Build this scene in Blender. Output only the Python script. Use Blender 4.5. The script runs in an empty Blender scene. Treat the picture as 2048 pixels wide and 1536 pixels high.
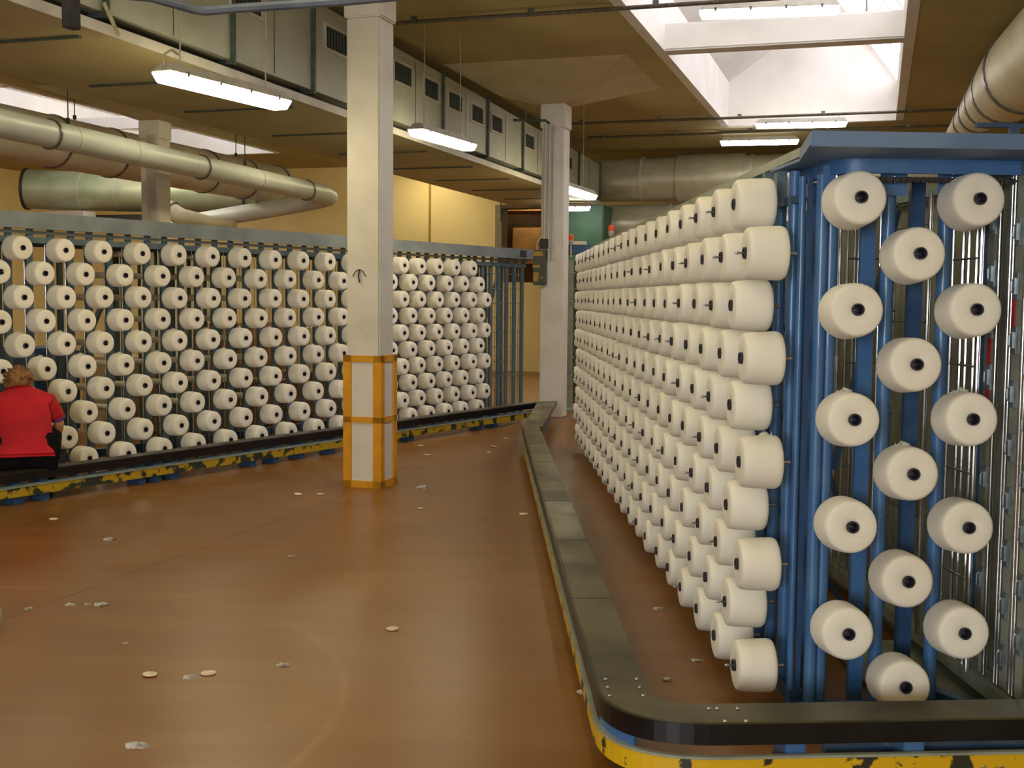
import bpy, bmesh, math, random
from mathutils import Vector, Matrix
random.seed(7)
S = bpy.context.scene
C = S.collection
PI = math.pi

# ---------------------------------------------------------------- camera
F, PITCH, ROLL, H = 2350.0, 0.0729, 0.0085, 1.62
cp, sp, cr, sr = math.cos(PITCH), math.sin(PITCH), math.cos(ROLL), math.sin(ROLL)
FW = Vector((0, cp, -sp)); _up = Vector((0, sp, cp)); _rt = Vector((1, 0, 0))
RT = _rt * cr + _up * sr
UP = -_rt * sr + _up * cr
CAM = Vector((0, 0, H))
cam_d = bpy.data.cameras.new('camera'); cam = bpy.data.objects.new('camera', cam_d); C.objects.link(cam)
cam_d.sensor_width = 36.0; cam_d.lens = F / 2048 * 36.0
cam_d.clip_start = 0.05; cam_d.clip_end = 200
cam.matrix_world = Matrix(((RT.x, UP.x, -FW.x, 0), (RT.y, UP.y, -FW.y, 0), (RT.z, UP.z, -FW.z, H), (0, 0, 0, 1)))
S.camera = cam
S.view_settings.view_transform = 'Standard'; S.view_settings.look = 'None'
S.view_settings.gamma = 1.0; S.view_settings.use_curve_mapping = False
S.view_settings.exposure = 0.34
try:
    S.cycles.use_denoising = True
    S.cycles.max_bounces = 7
    S.cycles.diffuse_bounces = 5
    S.cycles.sample_clamp_indirect = 6.0
except Exception:
    pass

# ---------------------------------------------------------------- world (overcast sky)
w = bpy.data.worlds.new('sky'); S.world = w; w.use_nodes = True
bg = w.node_tree.nodes['Background']; bg.inputs[0].default_value = (0.97, 0.95, 1.0, 1); bg.inputs[1].default_value = 4.2

LAMP_E = 22.0        # brightness of the fluorescent diffusers
HB = math.radians(17.2)

def ray(x, y): return FW + RT * ((x - 1024) / F) + UP * ((768 - y) / F)
def atz(x, y, z):
    d = ray(x, y); return CAM + d * ((z - H) / d.z)
def aty(x, y, Y):
    d = ray(x, y); return CAM + d * (Y / d.y)
def B(u, v, z=0.0):      # building grid -> world
    return Vector((u * math.sin(HB) + v * math.cos(HB), u * math.cos(HB) - v * math.sin(HB), z))
def uv(p): return (p.x * math.sin(HB) + p.y * math.cos(HB), p.x * math.cos(HB) - p.y * math.sin(HB))
EU = B(1, 0); EV = B(0, 1); EZ = Vector((0, 0, 1))

# ---------------------------------------------------------------- area lights: soft fill added behind and above the camera
def area(name, loc, target, sx, sy, power, col):
    l = bpy.data.lights.new(name, 'AREA'); l.shape = 'RECTANGLE'; l.size = sx; l.size_y = sy
    l.energy = power; l.color = col
    o = bpy.data.objects.new(name, l); C.objects.link(o); o.location = loc
    o.rotation_euler = (Vector(target) - Vector(loc)).to_track_quat('-Z', 'Y').to_euler()
    return o
area('fill_behind', B(-4.6, -1.2, 1.9), B(6, -1.6, 2.1), 3.6, 1.6, 290, (0.93, 0.97, 1.0))
area('fill_overhead', B(1.5, -3.2, 4.5), B(1.6, -3.2, 0), 2.6, 3.0, 30, (1.0, 0.96, 0.88))

# ---------------------------------------------------------------- materials
def srgb(r, g, b):
    f = lambda c: ((c / 255 + 0.055) / 1.055) ** 2.4 if c > 10 else c / 255 / 12.92
    return (f(r), f(g), f(b))
def mat(name, col, rough=0.6, metal=0.0, col2=None, scale=8.0, lo=0.4, hi=0.65, bump=0.0, bscale=60.0, coat=0.0, detail=4.0, spec=0.5, rough2=None):
    m = bpy.data.materials.new(name); m.use_nodes = True
    nt = m.node_tree; b = nt.nodes['Principled BSDF']
    b.inputs['Base Color'].default_value = (*col, 1); b.inputs['Roughness'].default_value = rough
    b.inputs['Metallic'].default_value = metal; b.inputs['Coat Weight'].default_value = coat
    b.inputs['Specular IOR Level'].default_value = spec
    tc = nt.nodes.new('ShaderNodeTexCoord')
    if col2 is not None:
        n = nt.nodes.new('ShaderNodeTexNoise'); n.inputs['Scale'].default_value = scale; n.inputs['Detail'].default_value = detail
        nt.links.new(tc.outputs['Object'], n.inputs['Vector'])
        r = nt.nodes.new('ShaderNodeValToRGB')
        r.color_ramp.elements[0].position = lo; r.color_ramp.elements[1].position = hi
        r.color_ramp.elements[0].color = (*col, 1); r.color_ramp.elements[1].color = (*col2, 1)
        nt.links.new(n.outputs['Fac'], r.inputs['Fac']); nt.links.new(r.outputs['Color'], b.inputs['Base Color'])
        if rough2 is not None:
            mr = nt.nodes.new('ShaderNodeMapRange'); mr.inputs['From Min'].default_value = lo; mr.inputs['From Max'].default_value = hi
            mr.inputs['To Min'].default_value = rough; mr.inputs['To Max'].default_value = rough2
            nt.links.new(n.outputs['Fac'], mr.inputs['Value']); nt.links.new(mr.outputs['Result'], b.inputs['Roughness'])
    if bump:
        n2 = nt.nodes.new('ShaderNodeTexNoise'); n2.inputs['Scale'].default_value = bscale; n2.inputs['Detail'].default_value = 3
        nt.links.new(tc.outputs['Object'], n2.inputs['Vector'])
        bp = nt.nodes.new('ShaderNodeBump'); bp.inputs['Strength'].default_value = bump; bp.inputs['Distance'].default_value = 0.01
        nt.links.new(n2.outputs['Fac'], bp.inputs['Height']); nt.links.new(bp.outputs['Normal'], b.inputs['Normal'])
    return m
def emis(name, col, s):
    m = bpy.data.materials.new(name); m.use_nodes = True
    b = m.node_tree.nodes['Principled BSDF']; b.inputs['Base Color'].default_value = (0.9, 0.9, 0.9, 1)
    b.inputs['Emission Color'].default_value = (*col, 1); b.inputs['Emission Strength'].default_value = s
    return m

M = {}
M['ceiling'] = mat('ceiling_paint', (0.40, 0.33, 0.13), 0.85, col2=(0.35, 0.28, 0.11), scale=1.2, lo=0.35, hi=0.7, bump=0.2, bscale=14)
M['well'] = mat('white_plaster', (0.72, 0.69, 0.64), 0.8, col2=(0.64, 0.60, 0.54), scale=1.6, lo=0.45, hi=0.75, bump=0.1, bscale=20)
M['wall'] = mat('yellow_wall_paint', (0.88, 0.72, 0.36), 0.8, col2=(0.80, 0.63, 0.30), scale=0.7, lo=0.4, hi=0.7, bump=0.05)
M['plaster'] = mat('column_paint', (0.66, 0.62, 0.53), 0.7, col2=(0.55, 0.51, 0.41), scale=2.5, lo=0.45, hi=0.75, bump=0.12, bscale=25)
M['capital'] = mat('capital_paint', (0.50, 0.42, 0.26), 0.8, col2=(0.44, 0.36, 0.2), scale=2)
M['yellow'] = mat('yellow_column_paint', srgb(222, 158, 22), 0.5, col2=srgb(206, 140, 16), scale=5, bump=0.05)
M['white_panel'] = mat('white_column_panel', (0.72, 0.66, 0.58), 0.6, col2=(0.64, 0.58, 0.50), scale=6, lo=0.5, hi=0.8)
M['galv'] = mat('galvanised_sheet', (0.46, 0.48, 0.38), 0.45, 0.25, col2=(0.38, 0.395, 0.31), scale=2.2, lo=0.35, hi=0.7)
M['galv_pale'] = mat('pale_sheet_edge', (0.55, 0.53, 0.46), 0.5, 0.2, col2=(0.46, 0.44, 0.38), scale=4)
M['galv_dark'] = mat('dark_green_flange', srgb(70, 84, 74), 0.5, 0.4, col2=srgb(90, 100, 90), scale=9)
M['pan'] = mat('duct_underside', (0.46, 0.40, 0.20), 0.55, 0.1, col2=(0.38, 0.32, 0.15), scale=1.5, lo=0.4, hi=0.7)  # brown reflection of the floor is put into this sheet metal colour
M['dark'] = mat('dark_gap', (0.02, 0.02, 0.018), 0.7, col2=(0.035, 0.03, 0.028), scale=10)
M['pipe'] = mat('pale_spiral_duct', (0.64, 0.69, 0.68), 0.42, 0.1, col2=(0.55, 0.60, 0.58), scale=3, lo=0.4, hi=0.7)
M['pipe_brown'] = mat('dull_duct', (0.60, 0.56, 0.47), 0.45, 0.1, col2=(0.50, 0.43, 0.33), scale=2, lo=0.4, hi=0.7)
M['pipe_green'] = mat('greenish_duct', (0.40, 0.43, 0.28), 0.4, 0.3, col2=(0.27, 0.33, 0.18), scale=2.2, lo=0.45, hi=0.7)
M['pipe_silver'] = mat('foil_duct', (0.56, 0.54, 0.38), 0.36, 0.35, col2=(0.46, 0.44, 0.29), scale=3, bump=0.15, bscale=8)
M['insul'] = mat('cream_insulated_duct', (0.66, 0.60, 0.40), 0.5, 0.05, col2=(0.58, 0.52, 0.33), scale=3)
M['ring'] = mat('grey_ring', srgb(92, 92, 90), 0.4, 0.5, col2=srgb(120, 120, 115), scale=12)
M['conduit'] = mat('grey_conduit', srgb(104, 98, 82), 0.5, 0.3, col2=srgb(80, 74, 58), scale=20)
M['bluegrey'] = mat('blue_grey_pipe', srgb(112, 122, 138), 0.45, 0.2, col2=srgb(96, 106, 122), scale=5)
M['blue'] = mat('blue_paint', srgb(56, 100, 150), 0.42, col2=srgb(74, 114, 156), scale=7, lo=0.4, hi=0.75, coat=0.2)
M['blue_dark'] = mat('dark_blue_paint', srgb(38, 72, 112), 0.45, col2=srgb(50, 84, 118), scale=7)
M['teal'] = mat('dusty_blue_grey_paint', srgb(80, 102, 112), 0.5, col2=srgb(104, 120, 122), scale=9, lo=0.4, hi=0.75)
M['fascia'] = mat('dusty_grey_panel', srgb(132, 140, 140), 0.55, col2=srgb(112, 120, 122), scale=3)
M['fascia_blue'] = mat('blue_grey_panel', srgb(100, 124, 156), 0.5, col2=srgb(84, 108, 142), scale=3)
M['chrome'] = mat('chrome', (0.72, 0.72, 0.72), 0.18, 0.95, col2=(0.60, 0.58, 0.55), scale=30)
M['channel'] = mat('grey_green_channel', srgb(152, 158, 142), 0.45, 0.1, col2=srgb(132, 138, 120), scale=6)
M['red'] = mat('red_strip', srgb(190, 22, 30), 0.45, col2=srgb(170, 18, 26), scale=8)
M['rubber'] = mat('dark_guard_top', srgb(84, 79, 46), 0.30, col2=srgb(58, 55, 36), scale=2.3, lo=0.4, hi=0.7, bump=0.08, bscale=5, rough2=0.45)
M['rubber_black'] = mat('black_guard_top', srgb(40, 36, 32), 0.35, col2=srgb(52, 46, 38), scale=3, bump=0.05, bscale=10)
M['black'] = mat('black_guard_face', (0.004, 0.004, 0.005), 0.35, col2=(0.009, 0.009, 0.010), scale=6)
M['yellow_worn'] = mat('worn_yellow_paint', srgb(214, 170, 22), 0.45, col2=srgb(48, 48, 36), scale=11, lo=0.54, hi=0.58, detail=10)
M['yellow_dirty'] = mat('dirty_yellow_paint', srgb(172, 142, 24), 0.45, col2=srgb(46, 50, 40), scale=9, lo=0.50, hi=0.55, detail=10)
M['tube'] = mat('dark_paper_tube', srgb(44, 42, 52), 0.5, col2=srgb(34, 32, 42), scale=30)
M['lamp_body'] = mat('grey_lamp_housing', srgb(190, 184, 170), 0.5, col2=srgb(170, 165, 150), scale=8)
M['lamp_on'] = emis('lit_diffuser', (1.0, 0.87, 0.54), LAMP_E)
M['lamp_cool'] = emis('lit_cool_diffuser', (1.0, 0.94, 0.88), LAMP_E)
M['card'] = mat('brown_cardboard', srgb(160, 118, 66), 0.8, col2=srgb(140, 98, 52), scale=4)
M['bag'] = mat('pale_sack', srgb(196, 178, 146), 0.7, col2=srgb(176, 156, 124), scale=6, bump=0.4, bscale=12)
M['green'] = mat('green_machine_paint', srgb(58, 104, 74), 0.5, col2=srgb(50, 92, 66), scale=3)
M['orange'] = mat('orange_beacon', srgb(235, 84, 36), 0.35, col2=srgb(225, 70, 28), scale=10)
M['box_green'] = mat('dark_control_box', srgb(70, 74, 60), 0.5, col2=srgb(58, 62, 50), scale=10)
M['box_label'] = mat('yellow_label', srgb(168, 134, 44), 0.5, col2=srgb(150, 118, 40), scale=20)
M['red_shirt'] = mat('red_cotton', srgb(196, 20, 30), 0.85, col2=srgb(168, 12, 24), scale=4, bump=0.5, bscale=9)
M['purple'] = mat('purple_trim', srgb(96, 40, 120), 0.8, col2=srgb(84, 34, 108), scale=9)
M['trouser'] = mat('black_cloth', (0.006, 0.006, 0.007), 0.95, col2=(0.010, 0.009, 0.010), spec=0.15, scale=6, bump=0.4, bscale=10)
M['skin'] = mat('skin', srgb(214, 158, 112), 0.55, col2=srgb(204, 146, 100), scale=8)
M['hair'] = mat('brown_hair', srgb(150, 102, 48), 0.55, col2=srgb(96, 60, 26), scale=14, bump=0.9, bscale=35)
M['paper'] = mat('paper_disc', srgb(222, 206, 178), 0.8, col2=srgb(205, 188, 160), scale=12)
M['lint'] = mat('grey_lint', srgb(190, 184, 176), 0.95, col2=srgb(140, 132, 124), scale=40, bump=0.6, bscale=80)
M['bin'] = mat('pale_green_plastic', srgb(176, 190, 150), 0.5, col2=srgb(160, 176, 138), scale=5)
M['cable'] = mat('pale_cable', srgb(190, 180, 150), 0.6, col2=srgb(170, 160, 130), scale=20)

# yarn: warm cream with fine winding lines around the package
def yarn_mat():
    m = bpy.data.materials.new('cream_yarn'); m.use_nodes = True; nt = m.node_tree; b = nt.nodes['Principled BSDF']
    b.inputs['Roughness'].default_value = 0.9; b.inputs['Specular IOR Level'].default_value = 0.2
    b.inputs['Sheen Weight'].default_value = 0.15
    tc = nt.nodes.new('ShaderNodeTexCoord'); oi = nt.nodes.new('ShaderNodeObjectInfo')
    n = nt.nodes.new('ShaderNodeTexNoise'); n.inputs['Scale'].default_value = 9
    nt.links.new(tc.outputs['Object'], n.inputs['Vector'])
    ad = nt.nodes.new('ShaderNodeMath'); ad.operation = 'MULTIPLY_ADD'; ad.inputs[1].default_value = 0.5
    nt.links.new(n.outputs['Fac'], ad.inputs[0])
    ml = nt.nodes.new('ShaderNodeMath'); ml.operation = 'MULTIPLY'; ml.inputs[1].default_value = 0.5
    nt.links.new(oi.outputs['Random'], ml.inputs[0]); nt.links.new(ml.outputs[0], ad.inputs[2])
    r = nt.nodes.new('ShaderNodeValToRGB')
    r.color_ramp.elements[0].color = (*srgb(228, 221, 203), 1); r.color_ramp.elements[1].color = (*srgb(241, 236, 220), 1)
    nt.links.new(ad.outputs[0], r.inputs['Fac']); nt.links.new(r.outputs['Color'], b.inputs['Base Color'])
    wv = nt.nodes.new('ShaderNodeTexWave'); wv.bands_direction = 'Z'; wv.inputs['Scale'].default_value = 60; wv.inputs['Distortion'].default_value = 3
    wv.inputs['Detail'].default_value = 2
    nt.links.new(tc.outputs['Object'], wv.inputs['Vector'])
    bp = nt.nodes.new('ShaderNodeBump'); bp.inputs['Strength'].default_value = 0.12; bp.inputs['Distance'].default_value = 0.004
    nt.links.new(wv.outputs['Fac'], bp.inputs['Height']); nt.links.new(bp.outputs['Normal'], b.inputs['Normal'])
    return m
M['yarn'] = yarn_mat()

ARC = (-2.562, 4.528, 1.890)
# glossy red-brown screed with worn, paler traffic zones
def floor_mat():
    m = bpy.data.materials.new('red_brown_floor'); m.use_nodes = True; nt = m.node_tree; b = nt.nodes['Principled BSDF']; b.inputs['Specular IOR Level'].default_value = 0.36
    tc = nt.nodes.new('ShaderNodeTexCoord')
    def noise(scale, detail, stretch=(1, 1, 1)):
        mp = nt.nodes.new('ShaderNodeMapping'); mp.inputs['Scale'].default_value = stretch; mp.inputs['Rotation'].default_value = (0, 0, 0.3)
        n = nt.nodes.new('ShaderNodeTexNoise'); n.inputs['Scale'].default_value = scale; n.inputs['Detail'].default_value = detail
        nt.links.new(tc.outputs['Object'], mp.inputs['Vector']); nt.links.new(mp.outputs['Vector'], n.inputs['Vector']); return n
    n1 = noise(0.6, 5); r1 = nt.nodes.new('ShaderNodeValToRGB')
    r1.color_ramp.elements[0].position = 0.35; r1.color_ramp.elements[1].position = 0.7
    r1.color_ramp.elements[0].color = (*srgb(114, 72, 18), 1); r1.color_ramp.elements[1].color = (*srgb(136, 89, 26), 1)
    nt.links.new(n1.outputs['Fac'], r1.inputs['Fac'])
    n2 = noise(3.0, 3, (0.5, 1.6, 1)); r2 = nt.nodes.new('ShaderNodeValToRGB')
    r2.color_ramp.interpolation = 'EASE'; r2.color_ramp.elements[0].position = 0.30; r2.color_ramp.elements[1].position = 0.80
    r2.color_ramp.elements[0].color = (0, 0, 0, 1); r2.color_ramp.elements[1].color = (0.13, 0.13, 0.13, 1)
    nt.links.new(n2.outputs['Fac'], r2.inputs['Fac'])
    mx = nt.nodes.new('ShaderNodeMixRGB'); mx.inputs[2].default_value = (*srgb(190, 150, 118), 1)
    nt.links.new(r2.outputs['Color'], mx.inputs[0]); nt.links.new(r1.outputs['Color'], mx.inputs[1])
    nt.links.new(mx.outputs['Color'], b.inputs['Base Color'])
    # worn arc where a truck turns, and a dusty streak
    ge = nt.nodes.new('ShaderNodeNewGeometry'); vd = nt.nodes.new('ShaderNodeVectorMath'); vd.operation = 'DISTANCE'; vd.inputs[1].default_value = (ARC[0], ARC[1], 0)
    nt.links.new(ge.outputs['Position'], vd.inputs[0])
    def M_(op, a_, b_):
        n_ = nt.nodes.new('ShaderNodeMath'); n_.operation = op
        for i_, x_ in enumerate((a_, b_)):
            if isinstance(x_, (int, float)): n_.inputs[i_].default_value = x_
            else: nt.links.new(x_, n_.inputs[i_])
        return n_.outputs[0]
    dd_ = M_('ABSOLUTE', M_('SUBTRACT', vd.outputs['Value'], ARC[2]), 0)
    ar = M_('MAXIMUM', M_('SUBTRACT', 1.0, M_('DIVIDE', dd_, 0.035)), 0.0)
    n5 = noise(1.4, 4); am = M_('MULTIPLY', M_('MULTIPLY', ar, 0.24), M_('MAXIMUM', M_('MULTIPLY', M_('SUBTRACT', n5.outputs['Fac'], 0.36), 3.5), 0.0))
    mx2 = nt.nodes.new('ShaderNodeMixRGB'); mx2.inputs[2].default_value = (*srgb(196, 160, 128), 1)
    nt.links.new(M_('MINIMUM', am, 0.5), mx2.inputs[0]); nt.links.new(mx.outputs['Color'], mx2.inputs[1]); nt.links.new(mx2.outputs['Color'], b.inputs['Base Color'])
    mr = nt.nodes.new('ShaderNodeMapRange'); mr.inputs['To Min'].default_value = 0.285; mr.inputs['To Max'].default_value = 0.36
    nt.links.new(n1.outputs['Fac'], mr.inputs['Value']); nt.links.new(mr.outputs['Result'], b.inputs['Roughness'])
    n3 = noise(5, 3); bp = nt.nodes.new('ShaderNodeBump'); bp.inputs['Strength'].default_value = 0.06; bp.inputs['Distance'].default_value = 0.02
    nt.links.new(n3.outputs['Fac'], bp.inputs['Height']); nt.links.new(bp.outputs['Normal'], b.inputs['Normal'])
    return m
M['floor'] = floor_mat()
def glass_mat():
    m = bpy.data.materials.new('skylight_glass'); m.use_nodes = True; nt = m.node_tree
    for n in list(nt.nodes): nt.nodes.remove(n)
    o = nt.nodes.new('ShaderNodeOutputMaterial'); t = nt.nodes.new('ShaderNodeBsdfTranslucent'); g = nt.nodes.new('ShaderNodeBsdfTransparent')
    t.inputs[0].default_value = (0.9, 0.9, 0.9, 1); g.inputs[0].default_value = (0.9, 0.9, 0.92, 1)
    x = nt.nodes.new('ShaderNodeMixShader'); x.inputs[0].default_value = 0.35
    nt.links.new(g.outputs[0], x.inputs[1]); nt.links.new(t.outputs[0], x.inputs[2]); nt.links.new(x.outputs[0], o.inputs[0])
    return m
M['glass'] = glass_mat()

# ---------------------------------------------------------------- helpers
def tag(o, label=None, cat=None, group=None, kind=None):
    if label: o['label'] = label
    if cat: o['category'] = cat
    if group: o['group'] = group
    if kind: o['kind'] = kind
    return o
def empty(name, loc, label=None, cat=None, group=None, rot=None):
    o = bpy.data.objects.new(name, None); C.objects.link(o); o.location = loc; o.empty_display_size = 0.1
    if rot is not None: o.rotation_euler = rot
    return tag(o, label, cat, group)
def root_loc(o):
    p = Vector((0, 0, 0))
    while o is not None: p = p + Vector(o.location); o = o.parent
    return p
class MB:
    def __init__(s): s.v = []; s.f = []
    def add(s, vs, fs):
        k = len(s.v); s.v += [Vector(v) for v in vs]; s.f += [tuple(i + k for i in f) for f in fs]; return s
    def hexa(s, a, b, c, d, e, f, g, h):   # bottom abcd, top efgh
        return s.add([a, b, c, d, e, f, g, h], [(0, 3, 2, 1), (4, 5, 6, 7), (0, 1, 5, 4), (1, 2, 6, 5), (2, 3, 7, 6), (3, 0, 4, 7)])
    def obox(s, o, ex, ey, ez):            # origin corner + three edge vectors
        o, ex, ey, ez = map(Vector, (o, ex, ey, ez))
        return s.hexa(o, o + ex, o + ex + ey, o + ey, o + ez, o + ex + ez, o + ex + ey + ez, o + ey + ez)
    def cbox(s, c, ax, ay, az):            # centre + three half vectors
        c = Vector(c); return s.obox(c - ax - ay - az, ax * 2, ay * 2, az * 2)
    def bar(s, p, q, w, h, up=EZ):         # square bar from p to q
        p, q = Vector(p), Vector(q); d = (q - p); t = d.normalized(); sd = t.cross(up)
        if sd.length < 1e-4: sd = t.cross(Vector((1, 0, 0)))
        sd.normalize(); u2 = sd.cross(t)
        return s.obox(p - sd * w / 2 - u2 * h / 2, d, sd * w, u2 * h)
    def tube(s, p, q, r, n=10, r2=None, cap=True):
        return s.path([p, q], r if r2 is None else [r, r2], n, cap)
    def path(s, pts, r, n=8, cap=True):
        pts = [Vector(p) for p in pts]; m = len(pts)
        rs = r if isinstance(r, (list, tuple)) else [r] * m
        k = len(s.v); prev = None
        for i, p in enumerate(pts):
            t = (pts[min(i + 1, m - 1)] - pts[max(i - 1, 0)]).normalized()
            if prev is None:
                a = t.cross(EZ)
                if a.length < 1e-3: a = t.cross(Vector((0, 1, 0)))
            else:
                a = prev - t * prev.dot(t)
            a.normalize(); prev = a; bb = t.cross(a)
            for j in range(n):
                an = 2 * PI * j / n; s.v.append(p + (a * math.cos(an) + bb * math.sin(an)) * rs[i])
        for i in range(m - 1):
            for j in range(n):
                a0 = k + i * n + j; a1 = k + i * n + (j + 1) % n
                s.f.append((a0, a1, a1 + n, a0 + n))
        if cap:
            s.f.append(tuple(k + j for j in reversed(range(n)))); s.f.append(tuple(k + (m - 1) * n + j for j in range(n)))
        return s
    def lathe(s, prof, n, mx=None, close=False):
        k = len(s.v); mx = mx or Matrix.Identity(4); m = len(prof)
        for (r, z) in prof:
            for j in range(n):
                a = 2 * PI * j / n; s.v.append(mx @ Vector((r * math.cos(a), r * math.sin(a), z)))
        for i in range(m if close else m - 1):
            i2 = (i + 1) % m
            for j in range(n):
                s.f.append((k + i * n + j, k + i * n + (j + 1) % n, k + i2 * n + (j + 1) % n, k + i2 * n + j))
        if not close:
            if prof[0][0] > 1e-4: s.f.append(tuple(k + j for j in reversed(range(n))))
            if prof[-1][0] > 1e-4: s.f.append(tuple(k + (m - 1) * n + j for j in range(n)))
        return s
    def mesh(s, name, m, smooth=False, org=Vector((0, 0, 0)), bevel=0.0):
        me = bpy.data.meshes.new(name); me.from_pydata([v - org for v in s.v], [], s.f); me.update()
        if m: me.materials.append(m)
        bm = bmesh.new(); bm.from_mesh(me); bmesh.ops.recalc_face_normals(bm, faces=bm.faces)
        if bevel > 0:
            bmesh.ops.bevel(bm, geom=[e for e in bm.edges if len(e.link_faces) == 2 and e.calc_face_angle() > 0.6], offset=bevel, segments=2, affect='EDGES', clamp_overlap=True)
        bm.to_mesh(me); bm.free()
        if smooth:
            for p in me.polygons: p.use_smooth = True
            try: me.set_sharp_from_angle(angle=math.radians(40))
            except Exception: pass
        return me
    def build(s, name, m, parent=None, smooth=False, bevel=0.0):
        org = root_loc(parent) if parent else Vector((0, 0, 0))
        o = bpy.data.objects.new(name, s.mesh(name, m, smooth, org, bevel)); C.objects.link(o)
        if parent: o.parent = parent
        return o
def inst(name, me, parent, p, rot=None):
    o = bpy.data.objects.new(name, me); C.objects.link(o)
    if parent: o.parent = parent; o.location = Vector(p) - root_loc(parent)
    else: o.location = p
    if rot is not None: o.rotation_euler = rot
    return o
def struct(name, mb, m, parent=None, **k):
    o = mb.build(name, m, parent, **k)
    if parent is None: o['kind'] = 'structure'
    return o
def ubox(mb, u0, u1, v0, v1, z0, z1):
    return mb.obox(B(u0, v0, z0), EU * (u1 - u0), EV * (v1 - v0), EZ * (z1 - z0))

# ================================================================ ROOM SHELL
ZC = 4.6
U0, U1, V0, V1 = -6.0, 25.0, -20.0, 2.75
struct('floor', ubox(MB(), U0, U1 + 5, V0, V1, -0.2, 0.0), M['floor'])
# ceiling slab with openings: (u0,u1,v0,v1)
SK = [(8.5, 20.6, -2.55, 0.22), (8.5, 22.2, -15.2, -12.05)]
cb = MB()
vs = [V0, -15.2, -12.05, -2.55, 0.22, V1]
for i in range(5):
    a, b = vs[i], vs[i + 1]
    hole = [s for s in SK if abs(s[2] - a) < 1e-6]
    if hole:
        ubox(cb, U0, hole[0][0], a, b, ZC, ZC + 0.3); ubox(cb, hole[0][1], U1, a, b, ZC, ZC + 0.3)
    else: ubox(cb, U0, U1, a, b, ZC, ZC + 0.3)
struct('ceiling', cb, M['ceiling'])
# walls; the back wall has an opening to the next room
OPv0, OPv1, OPz0, OPz1 = -8.15, -6.2, 1.97, 3.68
wb = MB()
ubox(wb, U1, U1 + 0.35, V0, OPv0, 0, ZC); ubox(wb, U1, U1 + 0.35, OPv1, V1, 0, ZC); ubox(wb, U1, U1 + 0.35, OPv0, OPv1, OPz1, ZC); ubox(wb, U1, U1 + 0.35, OPv0, OPv1, 0, OPz0)
struct('wall_back', wb, M['wall'])
struct('wall_left', ubox(MB(), U0, U1, V0 - 0.3, V0, 0, ZC), M['wall'])
struct('wall_right', ubox(MB(), U0, U1, V1, V1 + 0.3, 0, ZC), M['wall'])
struct('wall_front', ubox(MB(), U0 - 0.3, U0, V0, V1, 0, ZC), M['wall'])
# room beyond the opening
nb = MB(); ubox(nb, U1 + 4.7, U1 + 5, OPv0 - 2, OPv1 + 2, 0, 4.2); ubox(nb, U1 + 0.35, U1 + 5, OPv0 - 2.2, OPv0 - 2, 0, 4.2)
ubox(nb, U1 + 0.35, U1 + 5, OPv1 + 2, OPv1 + 2.2, 0, 4.2); ubox(nb, U1 + 0.35, U1 + 5, OPv0 - 2, OPv1 + 2, 4.2, 4.4)
struct('wall_store_room', nb, mat('pinkish_store_wall', srgb(170, 140, 110), 0.8, col2=srgb(150, 120, 92), scale=2))
tr = MB(); ubox(tr, U1 - 0.04, U1 + 0.39, OPv0, OPv0 + 0.15, OPz0, OPz1)
struct('trim_1', tr, mat('grey_door_jamb', srgb(150, 138, 118), 0.6, col2=srgb(136, 124, 106), scale=4))
tr = MB(); ubox(tr, U1 - 0.04, U1 + 0.39, OPv0 + 0.15, OPv1, OPz1 - 0.08, OPz1)
struct('trim_2', tr, mat('brown_lintel', srgb(120, 96, 66), 0.6, col2=srgb(100, 80, 54), scale=4))

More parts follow.
